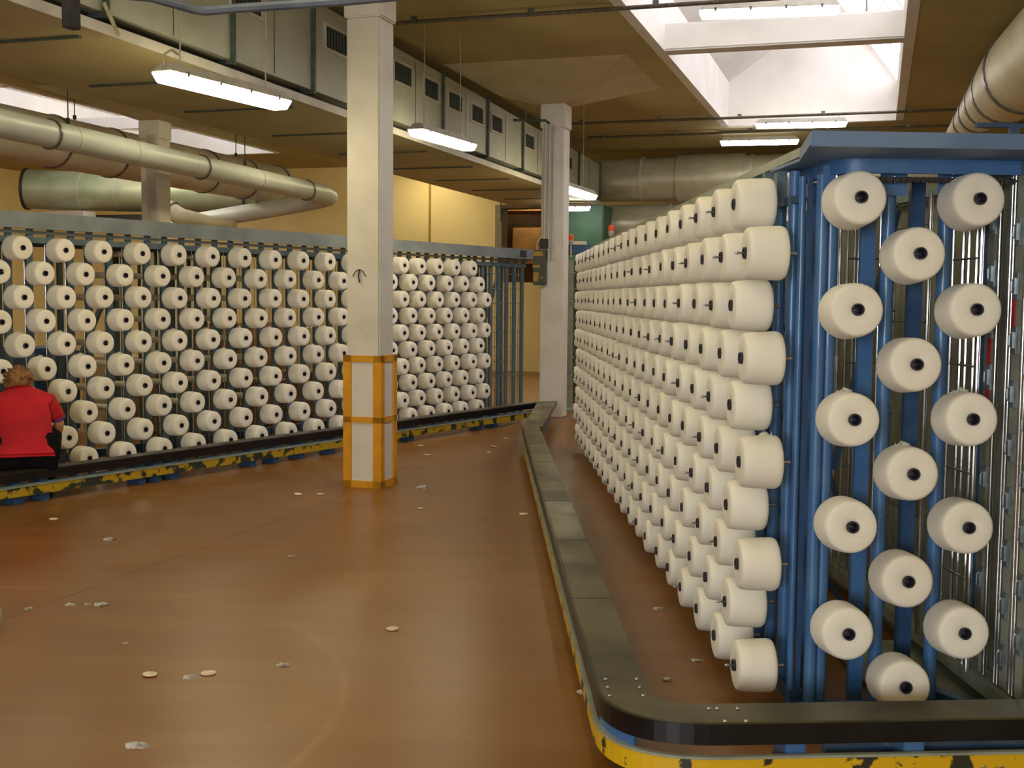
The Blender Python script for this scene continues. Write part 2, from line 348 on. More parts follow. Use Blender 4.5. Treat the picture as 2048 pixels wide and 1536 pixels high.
# sky-light monitors on the roof: upstand, gables, sloped white lining rising to a glazed strip
def skylight(n, s, rise_right, beams):
    u0, u1, v0, v1 = s
    lo, hi, t, e = 0.42, 2.0, 0.12, 0.02
    wl = MB()
    va, vb = (v0, v1) if rise_right else (v1, v0)     # low side, glazed side
    sg = 1 if rise_right else -1
    vr = vb - sg * 1.0                                # ridge
    gz = ZC + 0.62                                    # sill of the sloping glass
    wl.obox(B(u0, va + e * sg, ZC - 0.004), EU * (u1 - u0), EV * (-t * sg), EZ * (0.31 + lo))
    wl.obox(B(u0, vb - e * sg, ZC - 0.004), EU * (u1 - u0), EV * (t * sg), EZ * (0.624))
    wl.hexa(B(u0, va, ZC + 0.3 + lo), B(u1, va, ZC + 0.3 + lo), B(u1, vr, ZC + hi), B(u0, vr, ZC + hi),
            B(u0, va, ZC + 0.42 + lo), B(u1, va, ZC + 0.42 + lo), B(u1, vr, ZC + 0.12 + hi), B(u0, vr, ZC + 0.12 + hi))
    for (ua, ub) in ((u0 - t, u0 + e), (u1 - e, u1 + t)):     # gables
        k = len(wl.v); pts = [(va, ZC - 0.004), (vb, ZC - 0.004), (vb, gz), (vr, ZC + hi + 0.1), (va, ZC + 0.35 + lo)]
        wl.add([B(ua, p, z) for p, z in pts] + [B(ub, p, z) for p, z in pts],
               [(0, 1, 2, 3, 4), (9, 8, 7, 6, 5)] + [(i, (i + 1) % 5, (i + 1) % 5 + 5, i + 5) for i in range(5)])
    r = struct('ceiling_skylight', wl, M['well'])
    sl_ = B(0, vr - vb, 0) + EZ * (ZC + hi - gz)
    g = MB(); g.obox(B(u0, vb, gz) + EZ * 0.02, EU * (u1 - u0), sl_, EZ * 0.01)
    gl = g.build('window_%d' % n, M['glass']); gl['kind'] = 'structure'
    k = 0
    while u0 + k * 1.0 < u1:
        m_ = MB(); m_.obox(B(u0 + k * 1.0, vb, gz - 0.03), EU * 0.05, sl_, EZ * 0.05)
        m_.build('glazing_bar', M['well'], gl); k += 1
    m_ = MB(); m_.obox(B(u0, vb, gz - 0.03) + sl_ * 0.48, EU * (u1 - u0), sl_ * 0.03, EZ * 0.05); m_.build('glazing_rail', M['well'], gl)
    for (ub, z0, hh, ww) in beams:
        bm_ = MB(); ubox(bm_, ub, ub + ww, v0, v1, z0, z0 + hh)
        bo = bm_.build('cross_beam', M['well'], r, bevel=0.02)
    return r
skylight(1, SK[0], True, [(14.25, ZC, 0.32, 0.3), (11.3, ZC, 0.3, 0.3)])
skylight(2, SK[1], True, [(14.2, ZC, 0.25, 0.14), (18.5, ZC, 0.25, 0.14)])

# ================================================================ COLUMNS
def column(u, v, w, notch_z, root=None):
    c = MB(); hw = w / 2
    ubox(c, u - hw, u + hw, v - hw, v + hw, 0, notch_z)
    e = hw + 0.018
    ubox(c, u - e, u + e, v - e, v + e, notch_z, 4.22)
    if root is not None:
        a, b2 = e, 1.2; k_ = MB()
        k_.hexa(B(u - a, v - a, 4.22), B(u + a, v - a, 4.22), B(u + a, v + a, 4.22), B(u - a, v + a, 4.22),
               B(u - b2, v - b2, ZC), B(u + b2, v - b2, ZC), B(u + b2, v + b2, ZC), B(u - b2, v + b2, ZC))
        k_.build('capital', M['capital'], root)
    return c
C1 = (9.26, -4.14); C2 = (15.55, -4.22); C3 = (15.5, -10.45)
r = empty('concrete_column', B(C1[0], C1[1]), 'nearest white square column with a yellow painted guard at its foot', 'column')
column(C1[0], C1[1], 0.30, 3.93, r).build('shaft', M['plaster'], r, bevel=0.012)
# yellow box guard: corner posts, rails and white panels between them
u, v = C1; g = 0.175
def yellow_frame():
    top = 1.125; y = MB(); wd = 0.075; t = 0.03
    for su in (-1, 1):
        for sv in (-1, 1):
            a0, a1 = sorted((u + su * g, u + su * (g - wd))); b0, b1 = sorted((v + sv * g, v + sv * (g - wd)))
            ubox(y, a0, a1, b0, b1, 0, top)
    for (z0, z1) in ((0, 0.06), (0.555, 0.605), (top - 0.055, top)):
        ubox(y, u - g, u + g, v - g, v - g + t, z0, z1); ubox(y, u - g, u + g, v + g - t, v + g, z0, z1)
        ubox(y, u - g, u - g + t, v - g, v + g, z0, z1); ubox(y, u + g - t, u + g, v - g, v + g, z0, z1)
    return y
yo = yellow_frame().build('guard_frame', M['yellow'], r); yo['label'] = 'yellow guard frame around the column foot'
for (z0, z1) in ((0.06, 0.555), (0.605, 1.07)):
    for s4 in range(4):
        p = MB(); q = g - 0.012; ww = g - 0.074
        if s4 == 0: ubox(p, u - q, u - q + 0.01, v - ww, v + ww, z0, z1)
        if s4 == 1: ubox(p, u + q - 0.01, u + q, v - ww, v + ww, z0, z1)
        if s4 == 2: ubox(p, u - ww, u + ww, v - q, v - q + 0.01, z0, z1)
        if s4 == 3: ubox(p, u - ww, u + ww, v + q - 0.01, v + q, z0, z1)
        o = p.build('white_panel', M['white_panel'], r); o['label'] = 'scuffed white panel'
hk = MB(); hp = B(u - 0.15, v - 0.03, 1.82); pts = []
for k in range(9): pts.append(hp - EU * 0.012 + EV * (-0.06 + 0.015 * k) + EZ * (0.03 - 0.06 * ((k - 4) / 4) ** 2))
hk.path(pts, 0.004, 6); hk.path([hp - EU * 0.012 + EZ * 0.03, hp - EU * 0.03 + EZ * -0.03, hp - EU * 0.03 + EV * 0.012 + EZ * -0.08], 0.007, 6)
o = hk.build('wall_hook', M['dark'], r); o['label'] = 'small dark metal hook'

r2 = empty('concrete_column', B(*C2), 'second white column standing where the two guard rails meet, control box on it', 'column')
column(C2[0], C2[1], 0.31, 3.9, r2).build('shaft', M['plaster'], r2, bevel=0.01)
for dv in (-0.10, -0.04, 0.02):
    pz = MB(); pz.tube(B(C2[0] - 0.175, C2[1] + dv, 2.15), B(C2[0] - 0.175, C2[1] + dv, 3.95), 0.016, 8); pz.build('conduit', M['galv_pale'], r2)
pz = MB(); pz.path([B(C2[0] - 0.175, C2[1] - 0.04, 3.95), B(C2[0] - 0.175, C2[1] - 0.10, 4.0), B(C2[0] - 0.175, C2[1] - 0.55, 4.02)], 0.018, 8); pz.build('conduit', M['galv_dark'], r2)
r3 = empty('concrete_column', B(*C3), 'pale column rising behind the left creel under the round ducts', 'column')
column(C3[0], C3[1], 0.31, 3.95, r3).build('shaft', M['plaster'], r3, bevel=0.01)
pz = MB(); ubox(pz, C3[0] - 0.19, C3[0] - 0.155, C3[1] - 0.02, C3[1] + 0.11, 0, 4.0); pz.build('cable_cover', M['galv_pale'], r3)

# control box hung on the second column
cbx = empty('control_box', B(C2[0] - 0.25, C2[1] - 0.2, 1.75), 'dark control box with yellow labels hanging on the second column', 'control box')
bl = MB(); u_, v_ = C2[0] - 0.27, C2[1] - 0.23
ubox(bl, u_, u_ + 0.11, v_, v_ + 0.17, 1.80, 2.27); bl.build('case', M['box_green'], cbx, bevel=0.008)
for (z0, z1, a, b_) in ((2.19, 2.25, 0.01, 0.14), (2.03, 2.07, 0.0, 0.10), (1.85, 1.97, 0.01, 0.08)):
    q = MB(); ubox(q, u_ - 0.006, u_, v_ + a, v_ + b_, z0, z1); q.build('yellow_label', M['box_label'], cbx)
q = MB(); q.tube(B(u_ - 0.02, v_ + 0.13, 2.12), B(u_, v_ + 0.13, 2.12), 0.014, 10); o = q.build('button', M['red'], cbx); o['label'] = 'red button'
q = MB(); q.tube(B(u_ - 0.02, v_ + 0.13, 1.90), B(u_, v_ + 0.13, 1.90), 0.014, 10); q.build('button', M['box_label'], cbx)
q = MB(); ubox(q, u_ + 0.0, u_ + 0.1, v_ + 0.09, v_ + 0.19, 2.29, 2.42); q.build('socket', M['dark'], cbx, bevel=0.006)
q = MB(); q.path([B(u_ + 0.03, v_ + 0.05, 2.27), B(u_ + 0.0, v_ + 0.05, 2.36), B(u_ + 0.02, v_ + 0.11, 2.44), B(u_ + 0.05, v_ + 0.17, 2.41)], 0.012, 6); q.build('cable_loop', M['cable'], cbx)

# ================================================================ YARN CONES
def cone_mesh(name, s, n=32):
    L = 0.150 * s
    prof = [(0.023, 0.0), (0.086, 0.0), (0.096, 0.003), (0.1015, 0.011), (0.1035, 0.024)]
    for k in range(1, 5): prof.append((0.1035 - 0.0035 * k / 5, 0.024 + (L - 0.052) * k / 5))
    prof += [(0.0985, L - 0.024), (0.0965, L - 0.011), (0.0915, L - 0.003), (0.084, L), (0.055, L + 0.001), (0.030, L + 0.0005), (0.0225, L - 0.004)]
    return MB().lathe(prof, n, close=True).mesh(name, M['yarn'], smooth=True)
YM = [cone_mesh('yarn_package', s) for s in (1.0, 0.985, 1.012)]
def tube_mesh():
    t = MB().lathe([(0.0222, -0.004), (0.0222, 0.158), (0.0168, 0.158), (0.0168, -0.004)], 20, close=True)
    return t.mesh('tube', M['tube'], smooth=True)
TM = tube_mesh()
def tuft_mesh():
    m = MB(); rnd = random.Random(3)
    for k in range(34):
        a = rnd.gauss(0, 0.018); z = 0.055 + rnd.gauss(0, 0.012); h = rnd.uniform(0.003, 0.018) * math.exp(-(a / 0.03) ** 2)
        y = -math.sqrt(max(0.0, 0.1005 ** 2 - a * a))
        e_ = (a + rnd.uniform(-.014, .014), y - h * 0.5, z + rnd.uniform(-.014, .014))
        m.path([(a, y, z), (a + rnd.uniform(-.008, .008), y - h - 0.002, z + rnd.uniform(-.008, .008)), e_], 0.0009, 4)
    return m.mesh('loose_thread', M['yarn'])
UM = tuft_mesh()
def spindle_mesh(tip):
    pr_ = [(0.0, 0.137), (0.008, 0.136), (0.0145, 0.131), (0.0150, 0.120), (0.0150, 0.100), (0.007, 0.095), (0.007, -0.045), (0.0, -0.045)]
    if tip: pr_ = [(0.0, 0.188), (0.004, 0.187), (0.0062, 0.182), (0.0062, 0.175), (0.004, 0.171), (0.004, 0.137)] + pr_[1:]
    me = MB().lathe(pr_, 12).mesh('spindle', M['spindle_core'], smooth=True); me.materials.append(M['steel'])
    for p in me.polygons:
        if p.center.z > 0.139 or p.center.z < 0.09: p.material_index = 1
    return me
M['spindle_core'] = mat('dark_spindle_core', srgb(58, 54, 70), 0.25, col2=srgb(46, 42, 56), scale=30)
M['steel'] = mat('spindle_steel', (0.42, 0.42, 0.42), 0.3, 0.8, col2=(0.34, 0.33, 0.32), scale=30)
sl = spindle_mesh(True); ss = spindle_mesh(False)
ORD = ['top', 'second', 'third', 'fourth', 'fifth', 'sixth', 'seventh', 'eighth', 'ninth', 'bottom']
NTH = ['first', 'second', 'third', 'fourth', 'fifth', 'sixth', 'seventh', 'eighth', 'ninth', 'tenth', 'eleventh', 'twelfth', 'thirteenth', 'fourteenth', 'fifteenth', 'sixteenth', 'seventeenth', 'eighteenth', 'nineteenth', 'twentieth']
def frame_rot(n):      # local Z -> outward normal, local -Y -> up
    z = n.normalized(); x = z.cross(EZ).normalized(); y = z.cross(x)
    return Matrix((x, y, z)).transposed()
rest_t = MB(); rest = MB()            # far cones past the limit, joined
CREEL_SPINDLES = {'left': [], 'right': []}
def yarn_cone(tip, n, label, group, which, individual=True, tuft=False, L=0.150):
    R = frame_rot(n); back = Vector(tip) - n.normalized() * L
    i = random.choice((0, 0, 1, 2)); spin = random.uniform(-0.25, 0.25)
    jit = Vector((random.uniform(-.004, .004), random.uniform(-.004, .004), random.uniform(-.003, .003)))
    back = back + jit
    CREEL_SPINDLES[which].append((back, R))
    if not individual:
        mx = Matrix.Translation(back) @ R.to_4x4()
        rest_t.lathe([(0.0, L - 0.006), (0.022, L - 0.006), (0.022, L + 0.006), (0.0, L + 0.006)], 10, mx)
        rest.lathe([(0.02, 0.0), (0.09, 0.0), (0.1035, 0.02), (0.098, L - 0.02), (0.084, L), (0.03, L), (0.022, L - 0.03)], 20, mx, close=True)
        return
    o = bpy.data.objects.new('yarn_cone', YM[i]); C.objects.link(o)
    o.matrix_world = Matrix.Translation(back) @ (R @ Matrix.Rotation(spin, 3, 'Z')).to_4x4()
    tag(o, label, 'yarn cone', group)
    t = bpy.data.objects.new('tube', TM); C.objects.link(t); t.parent = o
    if tuft:
        t = bpy.data.objects.new('loose_thread', UM); C.objects.link(t); t.parent = o
        t.rotation_euler = (0, 0, -spin)

# ---- left creel: cone tips at distance a along the face
LO = Vector((-4.1164, 9.4915, 0)); LH = 0.5671
LE = Vector((math.sin(LH), math.cos(LH), 0)); LN = Vector((math.cos(LH), -math.sin(LH), 0))
LZ = H + 0.3754
la = [0, .206, .408, .611, .814, 1.005, 1.227, 1.427, 1.649, 1.849, 2.06, 2.27, 2.482, 2.694, 2.914, 3.122, 3.342, 3.547, 3.773, 3.971,
      4.19, 4.41, 4.66, 4.908, 5.069, 5.282, 5.447, 5.622, 5.812, 5.982, 6.185, 6.343, 6.54, 6.725, 6.906, 7.051]
# index i: even i -> even rows (k=-.5,.5..), odd i -> odd rows
ncol_even = ncol_odd = 0
for i, a in enumerate(la):
    even = (i % 2 == 0)
    if even: ncol_even += 1
    else: ncol_odd += 1
    for rr in range(1, 11):
        if (rr % 2 == 0) != even: continue
        if rr == 1 and i == len(la) - 1: continue
        tip = LO + LE * a + EZ * (LZ - 0.2 * (rr - 1))
        nc = ncol_even if even else ncol_odd
        yarn_cone(tip, LN, 'cream yarn cone on the left creel, %s row, %s from the left in it' % (ORD[rr - 1], NTH[nc - 1]),
                  'yarn cones on the left creel', 'left', tuft=rr in (5, 6) and i < 24)
# ---- right creel long side
RO = Vector((0.8845, 4.4846, 0)); RH = -0.0255
RE = Vector((math.sin(RH), math.cos(RH), 0)); RN = Vector((-math.cos(RH), math.sin(RH), 0))
RZ = H + 0.3794
for i in range(40):
    even = (i % 2 == 0); a = 0.21 * i
    for rr in range(1, 11):
        if (rr % 2 == 0) != even: continue
        tip = RO + RN * 0.006 + RE * a + EZ * (RZ - 0.2 * (rr - 1))
        yarn_cone(tip, RN, 'cream yarn cone on right creel long side, %s row, %s from its near corner' % (ORD[rr - 1], NTH[i // 2]),
                  'yarn cones on the long side of the right creel', 'right', individual=i < 21, tuft=rr in (5, 6) and i < 6)
o = rest.build('yarn_cone', M['yarn'], smooth=True)
tag(o, 'dense rows of cream yarn cones at the far end of the right creel', 'yarn cones', None, 'stuff')
t = rest_t.build('tubes', M['tube'], o); t['kind'] = 'stuff'
# ---- right creel end face
EO = Vector((1.2485, 4.2536, 0)); EH = 1.5103
EE = Vector((math.sin(EH), math.cos(EH), 0)); EN = Vector((-math.cos(EH) * -1 * 1.0, -math.sin(EH), 0))
EN = (Vector((math.cos(EH), -math.sin(EH), 0)) + EZ * 0.07).normalized()
EZ0 = H + 0.3714
for col, par, nm in ((0, 1, 'left'), (0.5, 0, 'middle'), (1, 1, 'right')):
    for rr in range(1, 11):
        if rr % 2 != par: continue
        tip = EO + EE * (0.441 * col) + EZ * (EZ0 - 0.2 * (rr - 1))
        k = (rr - 1) // 2
        yarn_cone(tip, EN, 'large near yarn cone facing us on the right creel end, %s column, %s down' % (nm, ['topmost', 'second', 'third', 'fourth', 'fifth'][k]),
                  'yarn cones on the end of the right creel', 'right', tuft=(rr in (5, 6)))

# ================================================================ CREEL FRAMES
def P(O, e, n, a, b, z): return O + e * a + n * b + EZ * z
# ---------- left creel
lc = empty('yarn_creel', P(LO, LE, LN, 3, -0.4, 0), 'long dusty blue-grey creel filled with cones on the left', 'creel')
A0, A1 = -1.3, 8.3
def lb(mb, a0, a1, b0, b1, z0, z1): return mb.obox(P(LO, LE, LN, a0, b0, z0), LE * (a1 - a0), LN * (b1 - b0), EZ * (z1 - z0))
lb(MB(), A0, 8.55, -0.14, -0.10, 2.165, 2.30).build('fascia_panel', M['fascia'], lc)
lb(MB(), A0, 8.55, -0.95, -0.14, 2.28, 2.30).build('top_cover', M['fascia'], lc)
lb(MB(), A0, A1, -0.23, -0.19, 2.05, 2.10).build('top_rail', M['teal'], lc)
lb(MB(), A0, A1, -0.20, -0.17, 2.125, 2.15).build('top_rail', M['fascia'], lc)
lb(MB(), A0, A1, -0.26, -0.20, 0.05, 0.13).build('bottom_rail', M['blue_dark'], lc)
lb(MB(), A0, A1, -0.92, -0.86, 0.05, 0.13).build('bottom_rail', M['blue_dark'], lc)
lb(MB(), A0, A1, -0.92, -0.87, 2.05, 2.12).build('top_rail', M['teal'], lc)
pm = MB().obox((-0.030, -0.016, 0), (0.060, 0, 0), (0, 0.032, 0), (0, 0, 2.08)).mesh('post', M['teal'])
pm2 = MB().obox((-0.028, -0.012, 0), (0.056, 0, 0), (0, 0.024, 0), (0, 0, 0.10)).mesh('hanger', M['teal'])
pmr = MB().tube((0, 0, 0), (0, 0, 2.06), 0.022, 10).mesh('rear_post', M['teal'], smooth=True)
lrot = (0, 0, PI / 2 - LH)
alist = [la[0] - 0.2 * k for k in (6, 5, 4, 3, 2, 1)] + la + [7.05 + 0.2 * k for k in range(1, 7)]
for a in alist:
    inst('post', pm, lc, P(LO, LE, LN, a, -0.225, 0.02), lrot)
    inst('hanger', pm2, lc, P(LO, LE, LN, a, -0.205, 2.07), lrot)
pmi = MB().obox((-0.026, -0.012, 0), (0.052, 0, 0), (0, 0.024, 0), (0, 0, 2.04)).mesh('inner_post', M['teal'])
for k, a in enumerate(alist):
    if k % 3 == 1: inst('inner_post', pmi, lc, P(LO, LE, LN, a + 0.10, -0.50, 0.05), lrot)
    inst('rear_post', pmr, lc, P(LO, LE, LN, a + 0.07, -0.89, 0.02), lrot)
wr = MB()
for a in alist:
    for d in (0.055, 0.125):
        wr.tube(P(LO, LE, LN, a + d, -0.36, 0.1), P(LO, LE, LN, a + d, -0.36, 2.06), 0.005, 5, cap=False)
o = wr.build('guide_wires', M['chrome'], lc); o['kind'] = 'stuff'
hr = MB()
for kz in range(9):
    hr.tube(P(LO, LE, LN, 7.1, -0.30, 0.35 + kz * 0.2), P(LO, LE, LN, A1, -0.30, 0.35 + kz * 0.2), 0.006, 5, cap=False)
hr.build('wire_mesh', M['channel'], lc)['kind'] = 'stuff'
for a in (0.9, 4.8, 7.6):
    d_ = MB(); d_.bar(P(LO, LE, LN, a, -0.80, 0.2), P(LO, LE, LN, a + 0.9, -0.80, 1.9), 0.05, 0.03); d_.build('brace', M['teal'], lc)
for i, (bk, R) in enumerate(CREEL_SPINDLES['left']):
    o = bpy.data.objects.new('spindle', ss if (i * 5) % 9 else sl); C.objects.link(o); o.parent = lc
    o.matrix_basis = Matrix.Translation(bk - Vector(lc.location)) @ R.to_4x4()
# small bobbins on the rear face of the left creel
bob = MB().lathe([(0.012, 0), (0.030, 0.004), (0.027, 0.215), (0.012, 0.219)], 14, close=True).mesh('spare_bobbin', M['yarn'], smooth=True)
Rl = frame_rot(-LN)
nb_ = 0
for ci, li in enumerate((5, 6, 7, 8, 9, 10, 11, 12, 13, 14)):
    rws = [r_ for r_ in range(1, 9) if (r_ % 2 == 0) == (li % 2 == 0)]
    for ri, rr in enumerate(rws):
        if (ci * 3 + ri) % 4 == 0: continue
        o = bpy.data.objects.new('spare_bobbin', bob); C.objects.link(o)
        o.matrix_world = Matrix.Translation(P(LO, LE, LN, la[li] - 0.004, -0.245, LZ - 0.2 * (rr - 1))) @ Rl.to_4x4()
        tag(o, 'thin cream bobbin behind left creel cones, %s from top, %s bobbin column' % (NTH[ri], NTH[ci]), 'bobbin', 'thin bobbins inside the left creel')

MB().obox(P(LO, LE, LN, 8.0, -0.098, 2.19), LE * 0.16 , LN * 0.004, EZ * 0.09).build('fascia_notch', M['dark'], lc)
# ---------- right creel
rc = empty('yarn_creel', P(RO, RE, RN, 4, -0.5, 0), 'big bright blue creel on the right whose end faces us', 'creel')
def rb(mb, a0, a1, b0, b1, z0, z1): return mb.obox(P(RO, RE, RN, a0, b0, z0), RE * (a1 - a0), RN * (b1 - b0), EZ * (z1 - z0))
RA1 = 8.6
rpm = MB().tube((0, 0, 0), (0, 0, 2.1), 0.024, 12).mesh('post', M['blue'], smooth=True)
for i in range(1, 41):
    inst('post', rpm, rc, P(RO, RE, RN, 0.21 * i + 0.0, -0.235, 0.03))
MB().tube(P(RO, RE, RN, -0.04, -0.275, 0.0), P(RO, RE, RN, -0.04, -0.275, 2.09), 0.023, 16).build('corner_post', M['blue'], rc, smooth=True)
MB().tube(P(RO, RE, RN, 0.02, -0.215, 0.0), P(RO, RE, RN, 0.02, -0.215, 2.09), 0.014, 14).build('corner_post', M['blue'], rc, smooth=True)
rb(MB(), 0.03, 0.045, -0.258, -0.240, 0.0, 2.09).build('corner_post', M['blue_dark'], rc)
rb(MB(), -0.08, RA1, -0.22, -0.185, 2.158, 2.192).build('top_rail', M['channel'], rc)
rb(MB(), 0.1, RA1, -0.235, -0.215, 2.00, 2.03).build('top_rail', M['blue_dark'], rc)
rb(MB(), 0.0, RA1, -0.26, -0.21, 0.04, 0.10).build('bottom_rail', M['blue_dark'], rc)
hm = MB().obox((-0.02, -0.02, 0), (0.04, 0, 0), (0, 0.05, 0), (0, 0, 0.15)).mesh('hanger', M['teal'])
for i in range(1, 41): inst('hanger', hm, rc, P(RO, RE, RN, 0.21 * i + 0.1, -0.205, 2.01))
# cover on top, with folded front edge
Z1 = 2.14
def quadprism(mb, pts, z0, z1):
    n = len(pts); mb.add([Vector((p[0], p[1], z0)) for p in pts] + [Vector((p[0], p[1], z1)) for p in pts],
        [tuple(reversed(range(n))), tuple(range(n, 2 * n))] + [(i, (i + 1) % n, (i + 1) % n + n, i + n) for i in range(n)]); return mb
c0 = P(RO, RE, RN, RA1, -0.17, 0); c1 = P(RO, RE, RN, -0.14, -0.17, 0)
e0 = aty(1624, 280, 4.02); e0.z = 0; c1 = P(RO, RE, RN, -0.06, -0.185, 0); e1 = e0 + EE * 1.35; c2 = P(RO, RE, RN, 0.35, -1.6, 0)
quadprism(MB(), [c1, e0, e1, c2, P(RO, RE, RN, 0.35, -0.17, 0)], Z1, Z1 + 0.012).build('top_cover', M['fascia_blue'], rc)
MB().bar(e0 + EZ * (Z1 + 0.027), e1 + EZ * (Z1 + 0.027), 0.012, 0.052).build('cover_edge', M['fascia_blue'], rc)
MB().bar(c1 + EZ * (Z1 + 0.022), e0 + EZ * (Z1 + 0.027), 0.012, 0.045).build('cover_edge', M['fascia_blue'], rc)
# curved chain rail across the end, blue
def sweep(mb, pts, wv, z0, z1):       # vertical-walled strip following pts, width wv to the left
    L_ = []
    for i, p in enumerate(pts):
        t = (pts[min(i + 1, len(pts) - 1)] - pts[max(i - 1, 0)]).normalized(); s_ = Vector((-t.y, t.x, 0))
        L_.append((p, p + s_ * wv))
    k = len(mb.v)
    for a, b in L_:
        mb.v += [Vector((a.x, a.y, z0)), Vector((b.x, b.y, z0)), Vector((b.x, b.y, z1)), Vector((a.x, a.y, z1))]
    for i in range(len(L_) - 1):
        for j in range(4):
            mb.f.append((k + 4 * i + j, k + 4 * i + (j + 1) % 4, k + 4 * i + 4 + (j + 1) % 4, k + 4 * i + 4 + j))
    mb.f.append((k + 3, k + 2, k + 1, k)); e_ = k + 4 * (len(L_) - 1); mb.f.append((e_, e_ + 1, e_ + 2, e_ + 3)); return mb
def corner_path(p0, pc, p1, r, n=9):   # line p0->pc->p1 with rounded corner
    a = (p0 - pc).normalized(); b = (p1 - pc).normalized(); out = [p0]
    s_ = pc + a * r; e_ = pc + b * r
    for k in range(n + 1):
        t = k / n; out.append(s_ * (1 - t) ** 2 + pc * 2 * t * (1 - t) + e_ * t * t)
    out.append(p1); return out
ec = P(RO, RE, RN, -0.16, -0.285, 0)
cpth = corner_path(ec + RE * 0.5, ec, ec + EE * 1.3, 0.15)
sweep(MB(), cpth, 0.02, 2.088, 2.13).build('chain_rail', M['blue'], rc, smooth=True)
sweep(MB(), cpth, 0.06, 2.13, 2.14).build('chain_rail', M['blue'], rc)
ch = MB()
for k in range(46):
    q = ec + EE * (0.08 + k * 0.026) + Vector((0, 0.03, 2.068)); ch.cbox(q, Vector((0.009, 0, 0)), Vector((0, 0.008, 0)), EZ * 0.010)
ch.bar(ec + EE * 0.05 + Vector((0, 0.03, 2.068)), ec + EE * 1.28 + Vector((0, 0.03, 2.068)), 0.012, 0.008)
ch.build('chain', M['dark'], rc)['kind'] = 'stuff'
# end posts with hangers behind each column of cones
for col in (0, 0.5, 1):
    q = EO + EE * (0.441 * col - 0.045) + Vector((0, 0.23, 0))
    MB().tube(q, q + EZ * 2.08, 0.026, 14).build('post', M['blue'], rc, smooth=True)
    hp_ = MB().cbox(q + Vector((0, -0.05, 2.07)), Vector((0.05, 0, 0)), Vector((0, 0.006, 0)), EZ * 0.055)
    ho = hp_.build('hanger_plate', M['blue'], rc, bevel=0.003)
    kb = MB(); kb.lathe([(0.0, 0.03), (0.006, 0.026), (0.006, 0), (0.010, -0.004)], 8, Matrix.Translation(q + Vector((0, -0.058, 2.06)))); kb.build('key', M['chrome'], ho)
for (dx, dy, w_) in ((0.155, 0.42, 0.058), (0.36, 0.45, 0.058), (0.26, 0.75, 0.04), (-0.02, 0.62, 0.03), (0.07, 0.9, 0.035)):
    q = EO + EE * dx + Vector((0, dy, 0)); MB().cbox(q + EZ * 1.05, Vector((w_ / 2, 0, 0)), Vector((0, 0.02, 0)), EZ * 1.05).build('inner_post', M['blue_dark'] if dx > 0.3 else M['blue'], rc, bevel=0.004)
for (p_, q_) in (((1.62, 5.0, 2.0), (1.38, 5.0, 0.9)), ((1.05 + .25, 5.6, 1.5), (1.6, 5.5, 0.5)), ((1.18, 6.4, 0.25), (1.62, 6.4, 1.35)), ((1.2, 5.6, 0.75), (1.65, 5.6, 0.1))):
    MB().bar(p_, q_, 0.05, 0.02).build('brace', M['blue_dark'], rc)
# inner frames further along
ipm = MB().obox((-0.02, -0.014, 0), (0.04, 0, 0), (0, 0.028, 0), (0, 0, 2.0)).mesh('inner_post', M['blue_dark'])
for k in range(12): inst('inner_post', ipm, rc, P(RO, RE, RN, 1.0 + 0.62 * k, -0.52, 0.04))
# far wing of the creel: guide rods, channels with latches
WB = -1.0
def W(a, z, b=0.0): return P(RO, RE, RN, a, WB + b, z)
MB().bar(W(-0.45, 2.11), W(8.6, 2.11), 0.04, 0.05).build('top_rail', M['teal'], rc)
MB().bar(W(-0.45, 0.12), W(8.6, 0.12), 0.08, 0.06).build('bottom_rail', M['channel'], rc)
rm = MB().tube((0, 0, 0.15), (0, 0, 2.09), 0.0075, 8).mesh('guide_rod', M['chrome'], smooth=True)
a = 0.09
while a < 8.4:
    inst('guide_rod', rm, rc, W(a, 0.0, random.choice((0.0, 0.03, 0.06)))); a += random.choice((0.055, 0.075, 0.10)) * (1 + a * 0.12)
a = 0.3
while a < 8.4:
    inst('inner_post', ipm, rc, W(a, 0.03, -0.06)); a += 0.42
rm2 = MB().tube((0, 0, 0.16), (0, 0, 2.09), 0.009, 10).mesh('guide_rod', M['chrome'], smooth=True)
for a in (0.02, -0.075, -0.10, -0.205, -0.23, -0.33, -0.36): inst('guide_rod', rm2, rc, W(a, 0.0, 0.02))
lat = MB().cbox((0, 0, 0), Vector((0.006, 0, 0)), Vector((0, 0.022, 0)), EZ * 0.05)
lat.cbox((-0.008, 0.004, 0.0), Vector((0.004, 0, 0)), Vector((0, 0.010, 0)), EZ * 0.030)
lat.path([(-0.012, 0, 0.03), (-0.02, 0, 0.02), (-0.02, 0, -0.02), (-0.012, 0, -0.03)], 0.003, 6)
lm = lat.mesh('latch', mat('latch_steel', srgb(150, 158, 160), 0.3, 0.6, col2=srgb(130, 138, 140), scale=20), bevel=0.002)
for (a0, a1, off) in ((-0.19, -0.115, 0.0), (-0.32, -0.245, 0.1), (0.035, 0.07, 0.05)):
    cbm = MB().obox(W(a0, 0.16, 0.0), RE * (a1 - a0), RN * 0.02, EZ * 1.93); co = cbm.build('guide_channel', M['channel'], rc, bevel=0.002)
    for k in range(9):
        z = 0.28 + off + 0.2 * k
        lo = bpy.data.objects.new('latch', lm); C.objects.link(lo); lo.parent = co
        lo.location = W((a0 + a1) / 2, z, 0.026) - root_loc(co)
        lo.rotation_euler = (0, 0, 0)
for (a_, z0, z1) in ((-0.14, 1.45, 1.72), (0.055, 1.22, 1.48)):
    MB().obox(W(a_, z0, 0.024), RE * 0.022, RN * 0.004, EZ * (z1 - z0)).build('red_strip', M['red'], rc)
bp_ = MB(); bp_.obox(W(-0.45, 0.0, -0.05), RE * 9, RN * -0.01, EZ * 2.09)
